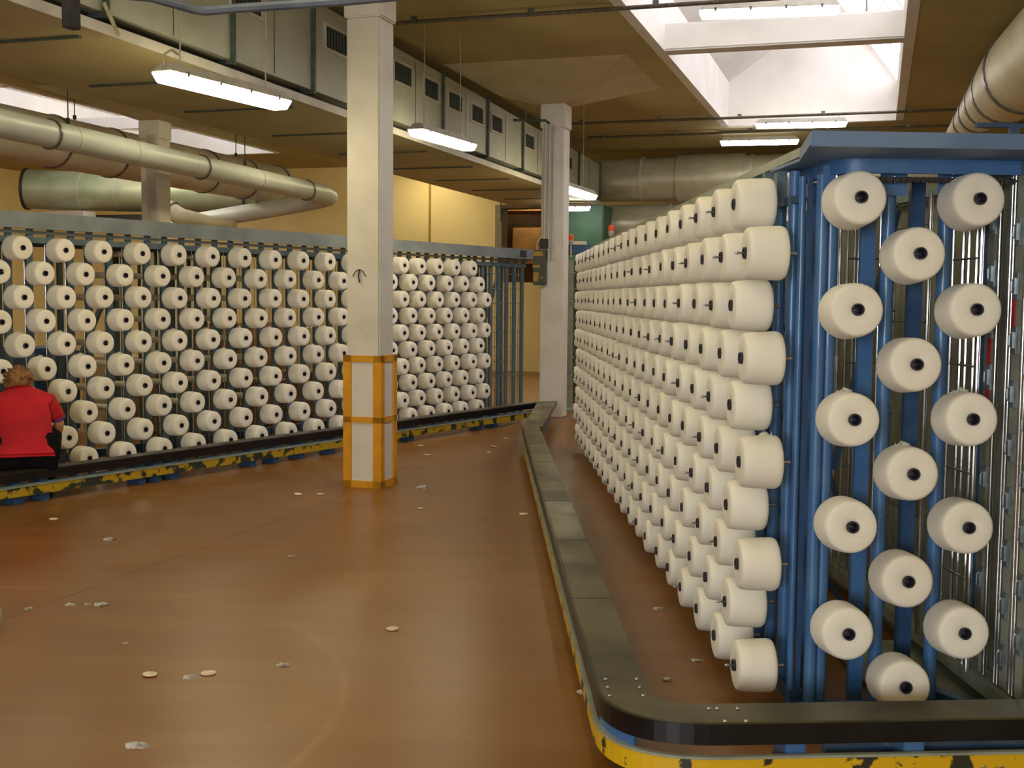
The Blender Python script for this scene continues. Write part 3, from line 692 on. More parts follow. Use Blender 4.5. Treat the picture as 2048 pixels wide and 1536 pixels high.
bp_.build('back_panel', mat('grey_back_panel', srgb(150, 152, 136), 0.5, 0.0, col2=srgb(118, 116, 98), scale=4), rc)
hw = MB()
for k in range(9):
    z = 0.32 + 0.21 * k
    hw.tube(W(0.28, z, 0.09), W(0.06, z, 0.09), 0.005, 6); hw.tube(W(0.95, z - 0.05, 0.1), W(0.55, z - 0.05, 0.1), 0.005, 6)
    hw.tube(EO + EE * 0.10 + Vector((0, 0.5, z)), EO + EE * 0.30 + Vector((0, 0.5, z)), 0.004, 5)
hw.build('wire_hooks', M['ring'], rc)['kind'] = 'stuff'
# floor plate and struts at the creel foot
quadprism(MB(), [P(RO, RE, RN, 0.05, -0.62, 0), P(RO, RE, RN, -0.33, -0.62, 0), P(RO, RE, RN, -0.33, -1.5, 0), P(RO, RE, RN, 0.9, -1.5, 0), P(RO, RE, RN, 0.9, -0.62, 0)], 0.02, 0.035).build('foot_plate', M['channel'], rc)
MB().bar(P(RO, RE, RN, 0.25, -0.70, 0.07), P(RO, RE, RN, -0.18, -0.93, 0.07), 0.05, 0.04).build('foot_strut', M['blue_dark'], rc)
MB().bar(EO + EE * -0.13 + Vector((0, 0.18, 0.05)), EO + EE * 0.75 + Vector((0, 0.18, 0.05)), 0.05, 0.05).build('foot_rail', M['blue_dark'], rc)
MB().bar(P(RO, RE, RN, 2.6, -0.25, 0.12), P(RO, RE, RN, 2.6, -0.95, 0.12), 0.08, 0.12).build('foot_rail', M['blue_dark'], rc)
rs_ = random.Random(21)
for i, (bk, R) in enumerate(CREEL_SPINDLES['right']):
    o = bpy.data.objects.new('spindle', sl if i < 200 and rs_.random() < 0.35 else ss); C.objects.link(o); o.parent = rc
    o.matrix_basis = Matrix.Translation(bk - Vector(rc.location)) @ R.to_4x4()
fb = empty('blue_gantry', aty(2030, 262, 6.2), 'thin blue bar with a stub above the right creel cover at the right edge', 'frame')
MB().bar(aty(1952, 250, 6.2), aty(2130, 254, 6.2), 0.03, 0.022).build('bar', M['blue_dark'], fb)
MB().bar(aty(2028, 254, 6.2), aty(2028, 290, 6.2), 0.05, 0.03, up=Vector((0, 1, 0))).build('stub', M['blue_dark'], fb)
# small cones on the inner side, seen between the posts
sm = MB().lathe([(0.01, 0), (0.055, 0.002), (0.058, 0.01), (0.045, 0.10), (0.01, 0.104)], 16, close=True).mesh('small_yarn_cone', M['yarn'], smooth=True)
Rr = frame_rot(-RN)
cnt_ = {}
for (px, py, yy) in [(1606, 470, 9), (1622, 468, 9.6), (1641, 465, 10), (1611, 540, 9), (1624, 538, 9.6), (1638, 537, 10), (1661, 538, 10), (1616, 608, 9), (1637, 606, 10),
                     (1609, 953, 8.6), (1625, 953, 8.6), (1648, 950, 9), (1610, 1006, 8.6), (1626, 1006, 8.6), (1589, 986, 8.6), (1590, 1058, 8.6), (1606, 1058, 8.6), (1624, 1090, 8.6)]:
    lv_ = {470: 'its top row', 468: 'its top row', 465: 'its top row', 540: 'its second row', 538: 'its second row', 537: 'its second row', 608: 'its third row', 606: 'its third row',
           953: 'its fourth row', 950: 'its fourth row', 1006: 'its fifth row', 986: 'its fifth row corner', 1058: 'its sixth row', 1090: 'its lowest level'}[py]
    cnt_[lv_] = cnt_.get(lv_, -1) + 1; nth_ = cnt_[lv_]
    o = bpy.data.objects.new('small_yarn_cone', sm); C.objects.link(o); o.matrix_world = Matrix.Translation(aty(px - 8, py, yy)) @ Rr.to_4x4()
    tag(o, 'small cream cone inside the right creel, %s from left at %s' % (NTH[nth_], lv_), 'yarn cone', 'small cones inside the right creel')

# ================================================================ FLOOR GUARDS
def guard_rail(name, label, outer, w_top, side, yellow, topmat, posts, side_blue=True):
    """outer: polyline of the outer edge; side +1: body lies to the left of travel"""
    g_ = empty(name, outer[len(outer) // 2].copy(), label, 'guard rail')
    sweep(MB(), outer, w_top * side, 0.195, 0.25).build('top_board', topmat, g_, bevel=0.004)
    sweep(MB(), outer, -0.008 * side, 0.176, 0.244).build('black_edge', M['black'], g_)
    sweep(MB(), outer, -0.014 * side, 0.062, 0.135).build('lower_rail', yellow, g_)
    sweep(MB(), outer, -0.02 * side, 0.133, 0.142).build('rail_lip', M['channel'], g_)
    for (p, n_) in posts:      # p on outer edge, n_ inward
        t = Vector((-n_.y, n_.x, 0)) * 0.045
        m_ = MB(); a = p + n_ * 0.01; b = p + n_ * 0.16
        m_.hexa(a - t, a + t, b + t, b - t, a - t * .7 + EZ * 0.195, a + t * .7 + EZ * 0.195, b - n_ * 0.04 + t * .7 + EZ * 0.195, b - n_ * 0.04 - t * .7 + EZ * 0.195)
        m_.build('foot_bracket', M['blue'] if side_blue else M['blue_dark'], g_, bevel=0.004)
    return g_
# right guard: near run, rounded corner, along the front of the end face
jA = atz(1046, 854, 0.25); jA.z = 0
cA = atz(1193.7, 1364, 0.25); cA.z = 0
dirA = (jA - cA).normalized()
pE = Vector((0.62, 3.725, 0)); dE = Vector((math.sin(math.radians(86)), math.cos(math.radians(86)), 0))
t_ = ((pE - jA).x * dE.y - (pE - jA).y * dE.x) / ((-dirA).x * dE.y - (-dirA).y * dE.x)
pc = jA + (-dirA) * t_
farE = pc + dE * 2.6
outerR = corner_path(jA, pc, farE, 0.38, 14)
posts = []
nA = Vector((-dirA.y, dirA.x, 0)); nA = nA if nA.x > 0 else -nA
for s_ in (1.1, 2.9, 4.6, 6.3, 8.0): posts.append((pc + dirA * s_, nA))
for s_ in (0.62, 1.02, 1.9): posts.append((pc + dE * s_, Vector((-dE.y, dE.x, 0))))
gr = guard_rail('guard_rail', 'dark topped floor guard with worn yellow lower rail curving around the right creel', outerR, 0.18, 1, M['yellow_worn'], M['rubber'], posts)
# bright blue curved plate under the corner
sweep(MB(), outerR[2:9], 0.014, 0.135, 0.18).build('corner_plate', M['blue'], gr, smooth=True)
for s_ in (1.6, 2.9, 4.2, 6.1):      # joints of the top board
    q = pc + dirA * s_; MB().obox(q + EZ * 0.2485, nA * 0.18, dirA * 0.008, EZ * 0.003).build('board_joint', M['rubber_black'], gr)
for (px, py) in ((1211, 1358), (1273, 1358), (1215, 1374), (1279, 1374), (1219, 1391), (1286, 1391), (1418, 1417), (1434, 1417), (1475, 1417), (1450, 1442), (1492, 1442)):
    q = atz(px, py, 0.252); MB().lathe([(0.0, 0.004), (0.006, 0.003), (0.008, 0)], 10, Matrix.Translation(q)).build('rivet', M['chrome'], gr, smooth=True)
for s_ in (0.95, 1.25, 1.31, 1.75, 2.1):
    q = pc + dE * s_ + Vector((0.0, -0.016, 0.09)); MB().lathe([(0.0, 0.004), (0.005, 0.003), (0.007, 0)], 10, Matrix.Translation(q) @ Matrix.Rotation(PI / 2, 4, 'X')).build('bolt', M['chrome'], gr, smooth=True)
# blue inner rail at floor level below the end run
MB().bar(pc + dE * 0.75 + Vector((0, 0.14, 0.10)), farE + Vector((0, 0.14, 0.10)), 0.05, 0.03).build('inner_rail', M['blue'], gr)
# short angled piece linking to the second column
k0 = atz(1046, 854, 0.25); k1 = atz(1077, 800, 0.25); k2 = atz(1116, 799, 0.25); k3 = atz(1084, 854, 0.25); k1 = k0.lerp(k1, 0.93); k2 = k3.lerp(k2, 0.93)
gl_ = empty('guard_link', Vector((k0.x, k0.y, 0)), 'short angled guard board linking both guard rails by the second column', 'guard rail')
quadprism(MB(), [k0, k3, k2, k1], 0.20, 0.252).build('top_board', M['rubber'], gl_, bevel=0.003)
quadprism(MB(), [k0.lerp(k3, .3), k0.lerp(k3, .7), k2.lerp(k1, .3), k2.lerp(k1, .7)], 0.0, 0.20).build('foot_bracket', M['blue_dark'], gl_)
# left guard
g0 = atz(200, 923, 0.25); g1 = atz(1085, 803.5, 0.25); g0.z = g1.z = 0
gd = (g1 - g0).normalized(); gn = Vector((-gd.y, gd.x, 0))
outerL = [g0 - gd * 2.2, g0, g0 + gd * 2, g0 + gd * 4, g0 + gd * 6, g1]
fx = []
for (px, py) in ((25, 1007), (93, 1001), (290, 970), (330, 966), (362, 960), (518, 935), (568, 928), (622, 920), (672, 909), (790, 893), (850, 885), (985, 862), (1022, 858)):
    q = atz(px, py, 0); s_ = (q - g0).dot(gd); fx.append((g0 + gd * s_, gn))
gL = guard_rail('guard_rail', 'black floor guard with dirty yellow lower rail along the left creel', outerL, 0.16, 1, M['yellow_dirty'], M['rubber_black'], fx, False)
sweep(MB(), outerL, 0.05, 0.142, 0.155).build('middle_rail', M['teal'], gL)

# ================================================================ RECTANGULAR DUCT
dv1, dv0 = -5.25, -6.95
dk = empty('air_duct', B(14, -6, 3.45), 'long rectangular sheet metal air duct with square grilles under the ceiling', 'air duct')
seams = [-1.6, 0.15, 1.9, 3.65, 5.4, 7.19, 8.9, 10.38, 12.16, 13.91, 15.68, 17.37, 19.1, 20.9, 22.6]
def ztop(u): return 4.50 - (u - 8) * 0.0185 if u > 8 else 4.5
for i in range(len(seams) - 1):
    a, b = seams[i], seams[i + 1]; m_ = MB()
    m_.hexa(B(a, dv0, 3.60), B(b, dv0, 3.60), B(b, dv1, 3.60), B(a, dv1, 3.60), B(a, dv0, ztop(a)), B(b, dv0, ztop(b)), B(b, dv1, ztop(b)), B(a, dv1, ztop(a)))
    m_.build('duct_section', M['galv'], dk)
    fl = MB(); ubox(fl, b - 0.02, b + 0.02, dv0 - 0.03, dv1 + 0.035, 3.56, ztop(b) + 0.03); fl.build('flange', M['galv_dark'], dk)
    st = MB(); ubox(st, b - 0.02, b + 0.02, dv0 + 0.3, dv1 - 0.2, 3.435, 3.45); st.build('stiffener', M['galv_dark'], dk)
    st = MB(); ubox(st, (a + b) / 2 - 0.004, (a + b) / 2 + 0.004, dv1, dv1 + 0.004, 3.62, ztop(b) - 0.02); st.build('sheet_joint', M['galv_dark'], dk)
pn = MB(); ubox(pn, seams[0], seams[-1] + 0.1, dv0 + 0.05, dv1 - 0.12, 3.50, 3.60); pn.build('recess', M['dark'], dk)  # near-black filler paints the shade in the gap above the pan
pn = MB(); ubox(pn, seams[0], seams[-1] + 0.1, dv0 - 0.02, dv1 + 0.02, 3.45, 3.50); pn.build('underside_pan', M['pan'], dk)
pn = MB(); ubox(pn, seams[0], seams[-1] + 0.1, dv1 + 0.02, dv1 + 0.035, 3.44, 3.515); pn.build('pan_edge', M['galv_pale'], dk)
for (a, b, z0, z1) in ((12.37, 12.89, 4.05, 4.26), (13.29, 13.77, 4.03, 4.24), (14.12, 14.63, 4.02, 4.22), (15.01, 15.49, 3.99, 4.20), (15.86, 16.34, 3.98, 4.19),
                       (17.5, 18.0, 3.95, 4.15), (19.96, 20.42, 3.90, 4.09), (10.66, 11.2, 4.06, 4.27), (8.9, 9.4, 4.06, 4.28), (7.5, 8.0, 4.07, 4.29)):
    gf = MB()
    for (aa, bb, zz0, zz1) in ((a - .03, b + .03, z0 - .03, z0), (a - .03, b + .03, z1, z1 + .03), (a - .03, a, z0, z1), (b, b + .03, z0, z1)):
        ubox(gf, aa, bb, dv1, dv1 + 0.02, zz0, zz1)
    go = gf.build('grille', M['galv_pale'], dk)
    q = MB(); ubox(q, a, b, dv1 + 0.001, dv1 + 0.004, z0, z1); q.build('opening', M['dark'], go)
    q = MB()
    for k in range(1, 8): ubox(q, a + (b - a) * k / 8 - 0.005, a + (b - a) * k / 8 + 0.005, dv1 + 0.004, dv1 + 0.014, z0, z1)
    q.build('vanes', M['galv_dark'], go)['kind'] = 'stuff'
for uu in (6.3, 12.2, 17.4):
    q = MB(); q.tube(B(uu, dv1 + 0.05, ztop(uu)), B(uu, dv1 + 0.05, ZC), 0.008, 6); q.build('hanger_rod', M['ring'], dk)
q = MB(); q.path([atz(208, 20, 3.6) + Vector((0, 0, 0.05)), atz(228, 50, 3.5), atz(237, 70, 3.42)], 0.015, 6); q.build('strap', M['cable'], dk)

# ================================================================ ROUND DUCTS
def round_duct(name, label, pts, rs, rings, m, ringm=None, ring_w=0.03, n=28, hangers=()):
    o0 = empty(name, pts[0], label, 'round duct')
    MB().path(pts, rs, n).build('duct_pipe', m, o0, smooth=True)
    d = (pts[1] - pts[0]); L_ = d.length; t = d.normalized()
    r0, r1 = (rs[0], rs[1]) if isinstance(rs, list) else (rs, rs)
    for s_ in rings:
        q = pts[0] + t * s_; rr = r0 + (r1 - r0) * s_ / L_
        MB().tube(q - t * ring_w / 2, q + t * ring_w / 2, rr + 0.02, n).build('ring', ringm or M['ring'], o0, smooth=True)
    for (s_, zt) in hangers:
        q = pts[0] + t * s_; rr = r0 + (r1 - r0) * s_ / L_
        h_ = MB(); h_.tube(q + EZ * rr, Vector((q.x, q.y, zt)), 0.008, 6); h_.cbox(q + EZ * (rr + 0.05), Vector((0.02, 0, 0)), Vector((0, 0.02, 0)), EZ * 0.03); h_.build('hanger_rod', M['dark'], o0)
    return o0
pa0, pa1 = B(7.0, -9.95, 3.68), B(19.6, -9.68, 3.48)
round_duct('spiral_duct', 'thin pale grey round duct, the front one of the two running parallel', [pa0, pa1, B(19.95, -9.75, 3.46), B(20.1, -10.05, 3.42), B(20.15, -10.6, 3.34), B(20.2, -13.5, 2.95)],
           [0.175, 0.165, 0.165, 0.165, 0.165, 0.16], [5.36, 8.65, 11.94], M['pipe'], hangers=((5.7, 4.6), (9.9, 4.6)))
spr = [o_ for o_ in bpy.data.objects if o_.name.startswith('spiral_duct')][-1]
for s_ in (5.75, 6.96, 10.25):
    t_ = (pa1 - pa0).normalized(); q_ = pa0 + t_ * s_; MB().tube(q_ - t_ * 0.008, q_ + t_ * 0.008, 0.178 - 0.01 * s_ / 12.6, 28).build('seam', M['galv'], spr, smooth=True)
pb0, pb1 = B(7.0, -11.5, 3.84), B(21.0, -11.35, 3.79)
round_duct('spiral_duct', 'thick dull brownish round duct running behind the thin pale one', [pb0, pb1], [0.37, 0.37], [7.38, 8.71, 11.3, 12.6, 13.8], M['pipe_brown'], hangers=((7.9, 4.6), (9.9, 4.6), (12.4, 4.6)))
dcp = [aty(52, 378, 24), aty(430, 392, 24.2), aty(560, 402, 24.4)]
round_duct('cross_duct', 'greenish grey crosswise duct with open flanged end at the far left', dcp, [0.40, 0.36, 0.30], [0.03], M['pipe_green'], M['dark'], 0.06)
dcr = [o_ for o_ in bpy.data.objects if o_.name.startswith('cross_duct')][-1]
for k_, s_ in enumerate((1.13, 1.85, 2.55)):
    t_ = (dcp[1] - dcp[0]).normalized(); q_ = dcp[0] + t_ * s_; MB().tube(q_ - t_ * 0.02, q_ + t_ * 0.02, 0.408 - 0.04 * s_ / 3.7, 28).build('seam', M['galv'], dcr, smooth=True)
for s_ in (0.6, 0.85, 1.15):
    q_ = dcp[1].lerp(dcp[2], s_ * 0.8); MB().tube(q_ - t_ * 0.02, q_ + t_ * 0.02, 0.40 - 0.06 * s_, 28).build('ring', M['dark'], dcr, smooth=True)
bx = MB(); p_ = aty(70, 425, 23.9); bx.obox(p_ - EZ * 0.2, EV * 1.15, EU * 0.4, EZ * 0.22)
o = bx.build('duct_box', M['galv_pale'], bevel=0.01); tag(o, 'pale sheet metal box below the crosswise green duct', 'duct box')
bx = MB(); p_ = aty(182, 432, 24.2); bx.obox(p_ - EZ * 0.3, EV * 1.75, EU * 0.5, EZ * 0.32)
o = bx.build('machine_casing', M['dark'], bevel=0.01); tag(o, 'dark machine casing below the crosswise green duct', 'machine')
q = [aty(300, 398, 21.6), aty(335, 418, 21.5), aty(362, 434, 21.4), aty(430, 447, 21.3), aty(470, 452, 21.2)]
round_duct('elbow_duct', 'shiny cream elbow pipe just above the left creel', q, [0.16, 0.17, 0.16, 0.11, 0.08], [0.5], M['insul'], n=20, hangers=((0.25, 4.6),))
# back wall crosswise ducts
u_b = 23.55
round_duct('cross_duct', 'upper fat silver duct crossing the back wall above the right creel', [B(u_b, -5.75, 4.02), B(u_b, V1 - 0.1, 4.02)], [0.43, 0.43], [0.03, 1.2, 3.35], M['pipe_silver'], M['pipe_brown'], 0.05)
MB_ = MB(); MB_.tube(B(u_b, -3.85, 4.02), B(u_b, -2.55, 4.02), 0.475, 28)
MB_.build('duct_collar', M['pipe_silver'], [o for o in bpy.data.objects if o.name.startswith('cross_duct')][-1], smooth=True)
round_duct('cross_duct', 'lower fat silver duct crossing the back wall beside the green machine', [B(u_b + 0.1, -5.28, 3.13), B(u_b + 0.1, V1 - 0.1, 3.13)], [0.40, 0.40], [1.3], M['pipe_silver'], M['pipe_brown'], 0.04)
# insulated duct, top right
ia, ib = atz(2046, 150, 4.1), atz(1950, 232, 4.1); dd = (ib - ia)
ia2 = ia - dd.normalized() * 2.6; ib2 = ib + dd.normalized() * 1.8
rd = round_duct('insulated_duct', 'cream round duct with grey bands at the top right corner', [ia2, ia, ib2], [0.50, 0.46, 0.11], [], M['insul'])
Lr = (ib2 - ia).length; tr_ = (ib2 - ia2).normalized()
for s_ in (-0.35, 0.75, 1.65, 2.5, 3.3):
    qq = ia + tr_ * s_; rr = 0.46 + (0.11 - 0.46) * s_ / Lr if s_ > 0 else 0.468
    MB().tube(qq - tr_ * 0.045, qq + tr_ * 0.045, rr + 0.015, 28).build('ring', M['ring'], rd, smooth=True)

# ================================================================ CONDUITS
def conduit(label, pts, r_=0.018, m='conduit', name='cable_conduit'):
    o = MB().path(pts, r_, 8).build(name, M[m], smooth=True); return tag(o, label, 'conduit')
for k, (px, py, px2, py2, lb_) in enumerate(((770, 40, 1846, -6, 'thin conduit crossing the ceiling nearest to us'), (1120, 243, 1830, 233, 'thin conduit crossing the ceiling at the end of the skylight'),
                                      (1120, 279, 1500, 267, 'thin conduit crossing the ceiling beyond the skylight'))):
    p1_, p2_ = atz(px, py, 4.52), atz(px2, py2, 4.52); un = (uv(p1_)[0] + uv(p2_)[0]) / 2
    co = conduit(lb_, [B(un, -5.1, 4.54), B(un, 2.2, 4.54)], 0.022)
    for j in range(6):
        MB().cbox(B(un, -4.8 + j * 1.3, 4.57), EU * 0.02, EV * 0.03, EZ * 0.025).build('clip', M['ring'], co)
conduit('blue-grey pipe crossing below the rectangular duct at the top edge', [atz(120, -22, 3.3), atz(300, -6, 3.3), atz(385, 18, 3.3), atz(410, 22, 3.3), atz(470, 17, 3.3), atz(690, 2, 3.3), atz(820, -10, 3.3)], 0.028, 'bluegrey', 'bent_pipe')
conduit('dark horizontal beam below the duct at the top left', [atz(-60, 75, 4.45), atz(0, 64, 4.45), atz(146, 42, 4.45)], 0.035, 'dark', 'steel_bar')
bx = MB(); bx.cbox(atz(142, 12, 3.42), EU * 0.05, EV * 0.035, EZ * 0.14)
o = bx.build('junction_box', M['dark'], bevel=0.005); tag(o, 'black junction box on the duct edge at the top left', 'junction box')
conduit('thin wall pipe dropping down the yellow back wall', [B(24.93, -10.3, 4.5), B(24.93, -9.75, 4.5), B(24.93, -9.7, 4.45), B(24.93, -9.7, 1.0)], 0.018, 'box_label', 'wall_pipe')
conduit('dark bent pipe on the yellow wall beside the opening', [B(24.9, -7.0, 3.92), B(24.9, -8.0, 3.92), B(24.9, -8.0, 3.3)], 0.02, 'conduit', 'wall_pipe')

# ================================================================ LAMPS
def lamp(label, p, q, w_, m, chains, group=None, cover=None):
    d = q - p; t = d.normalized(); L_ = d.length; s_ = t.cross(EZ).normalized() * (w_ / 2)
    r_ = empty('fluorescent_lamp', p.lerp(q, 0.5), label, 'lamp', group)
    def sec(mb, z0, z1, k0, k1, i0, i1):
        a = p + t * i0; b = q - t * i0; a2 = p + t * i1; b2 = q - t * i1
        return mb.hexa(a - s_ * k0 + EZ * z0, b - s_ * k0 + EZ * z0, b + s_ * k0 + EZ * z0, a + s_ * k0 + EZ * z0,
                       a2 - s_ * k1 + EZ * z1, b2 - s_ * k1 + EZ * z1, b2 + s_ * k1 + EZ * z1, a2 + s_ * k1 + EZ * z1)
    sec(MB(), -0.01, 0.062, 0.72, 1.0, 0.03, 0.0).build('diffuser', m, r_, bevel=0.006)
    sec(MB(), 0.062, 0.135, 1.05, 0.55, 0.0, 0.06).build('housing', M['lamp_body'], r_, bevel=0.006)
    for k in range(4):
        for sg in (-1, 1):
            c_ = p + t * (L_ * (0.12 + 0.25 * k)) + s_ * sg * 1.05 + EZ * 0.06
            MB().cbox(c_, t * 0.012, s_.normalized() * 0.006, EZ * 0.018).build('clip', M['ring'], r_)
    for (f_, ztop_) in chains:
        c_ = p + t * L_ * f_ + EZ * 0.10
        ch_ = MB(); k = 0; z = c_.z
        ch_.path([c_, c_.lerp(Vector((c_.x, c_.y, ztop_)), 0.5) + t * 0.01, Vector((c_.x, c_.y, ztop_))], 0.006, 5)
        ch_.build('chain', M['cable'], r_)
    return r_
def lp(x, y, z): return atz(x, y, z)
lA, lB = lp(322, 160, 3.13), lp(566, 219, 3.13)
l1 = lamp('largest lit fluorescent lamp hanging on chains at the upper left', lA, lB, 0.19, M['lamp_on'], ((0.14, 4.595), (0.84, 4.595)))
q = MB(); q.path([lA + EZ * 0.1 + (lB - lA) * 0.02, lA + EZ * 0.19 + (lB - lA) * 0.03, lA + EZ * 0.23 + (lB - lA) * 0.08, lA + EZ * 0.21 + (lB - lA) * 0.13], 0.009, 8); q.build('cable', M['cable'], l1, smooth=True)
l2 = lamp('lit fluorescent lamp hanging in front of the duct between the columns', lp(830, 270, 3.33), lp(940, 301, 3.33), 0.19, M['lamp_on'], ((0.15, 4.595), (0.8, 4.595)))
l3 = lamp('lit fluorescent lamp half hidden behind the second column', lp(1104, 374, 3.2), lp(1184, 399, 3.2), 0.19, M['lamp_on'], ((0.75, 4.6),))
lamp('lit tube lamp nearest to us under the big skylight', lp(1398, 36, 4.45), lp(1680, 26, 4.45), 0.16, M['lamp_cool'], ((0.1, 4.65), (0.9, 4.65)))
lamp('lit tube lamp just beyond the far edge of the big skylight', lp(1510, 256, 4.4), lp(1695, 252, 4.4), 0.16, M['lamp_cool'], ((0.1, 4.6), (0.9, 4.6)))
lamp('lit tube lamp above the far end of the right creel', lp(1440, 290, 4.36), lp(1598, 287, 4.36), 0.16, M['lamp_cool'], ((0.1, 4.6), (0.9, 4.6)))
lamp('small lit lamp low beside the second column over the green machine', aty(1100, 421, 22.3), aty(1181, 420, 22.3), 0.16, M['lamp_cool'], ((0.5, 4.6),))
for lk_, (u_, v_) in enumerate(((4.0, -3.8), (0.5, -3.8), (4.5, -1.2), (8.0, -9.2), (12.5, -13.5), (14.5, -16.5), (21.5, -16.5), (23.2, -9.6), (21.0, -8.3), (9.5, -8.5), (13.0, -8.5), (16.5, -8.5), (2.0, -11.0), (18.5, -13.5), (26.2, -7.9))):  # unseen lamps added to brighten the hall, ducts, back wall and store room
    lamp('unseen fluorescent lamp added for extra light, %s of its kind' % NTH[lk_], B(u_, v_, 4.4 if u_ < 25 else 4.0), B(u_ + 1.4, v_, 4.4 if u_ < 25 else 4.0), 0.19, M['lamp_on'], ((0.15, 4.59 if u_ < 25 else 4.19), (0.85, 4.59 if u_ < 25 else 4.19)), 'unseen lamps added for extra light')

# ================================================================ BACKGROUND THINGS
m_ = MB(); p_ = aty(1122, 486, 23.3); m_.obox(Vector((p_.x, p_.y, 0)) - EV * 0.2, EV * 1.05, EU * 0.9, EZ * 3.45)
o = m_.build('filter_unit', M['green'], bevel=0.02); tag(o, 'tall dark green machine cabinet behind the second column', 'machine')
for (px, py, yy, lb_) in ((1142, 487, 16.8, 'orange beacon light on the pale housing beside the second column'), (1222, 470, 15.2, 'orange beacon light above the far right creel')):
    p_ = aty(px, py, yy); b0 = empty('beacon', p_, lb_, 'beacon light')
    MB().lathe([(0.02, -0.02), (0.034, 0.0), (0.034, 0.05), (0.0, 0.05)], 14, Matrix.Translation(p_)).build('base', M['lamp_body'], b0, smooth=True)
    MB().lathe([(0.036, 0.05), (0.038, 0.10), (0.030, 0.125), (0.0, 0.13)], 14, Matrix.Translation(p_)).build('dome', M['orange'], b0, smooth=True)
    MB().tube(p_ - EZ * 0.20, p_ - EZ * 0.01, 0.012, 8).build('stem', M['lamp_body'], b0)
# creel headstock beyond the second column
p_ = aty(1150, 832, 16.8); p_.z = 0
fs = empty('creel_headstock', p_, 'narrow upright frame with grey channel and wire hooks between column and right creel', 'machine frame')
MB().obox(p_ + Vector((-0.21, 0.2, 0)), Vector((0.045, 0, 0)), Vector((0, 0.05, 0)), EZ * 2.2).build('post', M['blue_dark'], fs)
MB().obox(p_ + Vector((-0.11, 0.2, 0.03)), Vector((0.075, 0, 0)), Vector((0, 0.05, 0)), EZ * 2.15).build('channel', M['channel'], fs)
MB().obox(p_ + Vector((-0.02, 0.3, 0.03)), Vector((0.12, 0, 0)), Vector((0, 0.05, 0)), EZ * 2.1).build('inner_panel', mat('dark_brown_panel', srgb(84, 66, 44), 0.7, col2=srgb(64, 52, 38), scale=5), fs)  # panel in mottled dark brown
MB().obox(p_ + Vector((-0.25, -0.05, 0.0)), Vector((0.6, 0, 0)), Vector((0, 0.5, 0)), EZ * 0.04).build('foot', M['channel'], fs)
MB().obox(p_ + Vector((-0.24, 0.1, 2.26)), Vector((0.62, 0, 0)), Vector((0, 0.3, 0)), EZ * 0.13).build('head_box', M['blue_dark'], fs)
MB().obox(p_ + Vector((-0.20, 0.08, 2.39)), Vector((0.34, 0, 0)), Vector((0, 0.3, 0)), EZ * 0.05).build('cover', M['insul'], fs)
for k in range(8):
    z = 0.45 + k * 0.22; q = p_ + Vector((-0.03, 0.16, z))
    MB().path([q + Vector((0.03, 0, 0)), q + Vector((-0.03, -0.01, 0)), q + Vector((-0.03, -0.01, -0.035)), q + Vector((0.01, -0.01, -0.035))], 0.006, 6).build('hook', M['channel'], fs)
# store shelf beyond the opening
sh = empty('pallet_rack', B(27.3, -7.6, 0), 'wooden rack seen through the opening in the yellow wall', 'rack')
for vv in (-9.0, -6.4):
    m_ = MB(); ubox(m_, 27.2, 27.3, vv, vv + 0.1, 0, 4.0); m_.build('upright', M['galv_pale'], sh)
for zz in (2.45, 3.72):
    m_ = MB(); ubox(m_, 27.3, 28.4, -8.9, -6.4, zz, zz + 0.08); m_.build('shelf', M['card'], sh)
for (v0_, v1_, lb_) in ((-8.48, -7.75, 'brown carton wrapped in film on the rack, left one'), (-7.6, -6.9, 'brown carton wrapped in film on the rack, right one')):
    m_ = MB(); ubox(m_, 27.32, 28.2, v0_, v1_, 2.532, 3.32); o = m_.build('carton', M['card'], bevel=0.02); tag(o, lb_, 'carton')
# stacked goods behind the left creel, visible through its posts
for k, (px, py, w_, h_, m__, nm, lb_) in enumerate((
        (395, 900, 1.0, 0.62, 'card', 'carton', 'brown carton on the floor behind the left creel, leftmost of three'), (500, 880, 0.9, 0.55, 'card', 'carton', 'brown carton on the floor behind the left creel, middle of three'),
        (610, 862, 0.95, 0.6, 'card', 'carton', 'brown carton on the floor behind the left creel, next to the yellow column'),
        (255, 915, 0.55, 0.9, 'bag', 'sack_pile', 'pale sack behind the left creel'),)):
    yy = (13.3, 14.4, 15.7, 13.4)[k]
    p_ = aty(px, py, yy); p_.z = 0
    m_ = MB(); m_.obox(p_, LE * w_, -LN * 0.8, EZ * h_); o = m_.build(nm, M[m__], bevel=0.03); tag(o, lb_, 'carton' if nm == 'carton' else 'sack')
for k, (px, yy, w_, h_, m__, lb_) in enumerate(((440, 15.6, 1.3, 1.25, 'card', 'tall brown carton stack behind the left creel right of the pale column'), (560, 17.0, 1.2, 1.15, 'bag', 'pile of pale sacks behind the left creel near the yellow column'),
                                      (60, 13.3, 0.7, 1.0, 'blue_dark', 'dark blue machine behind the left part of the left creel'))):
    p_ = aty(px, 800, yy); p_.z = 0
    m_ = MB(); m_.obox(p_, LE * w_, -LN * 0.7, EZ * h_); nm = ('carton', 'sack_pile', 'blue_machine')[k]
    o = m_.build(nm, M[m__], bevel=0.04); tag(o, lb_, ('carton', 'sacks', 'machine')[k])

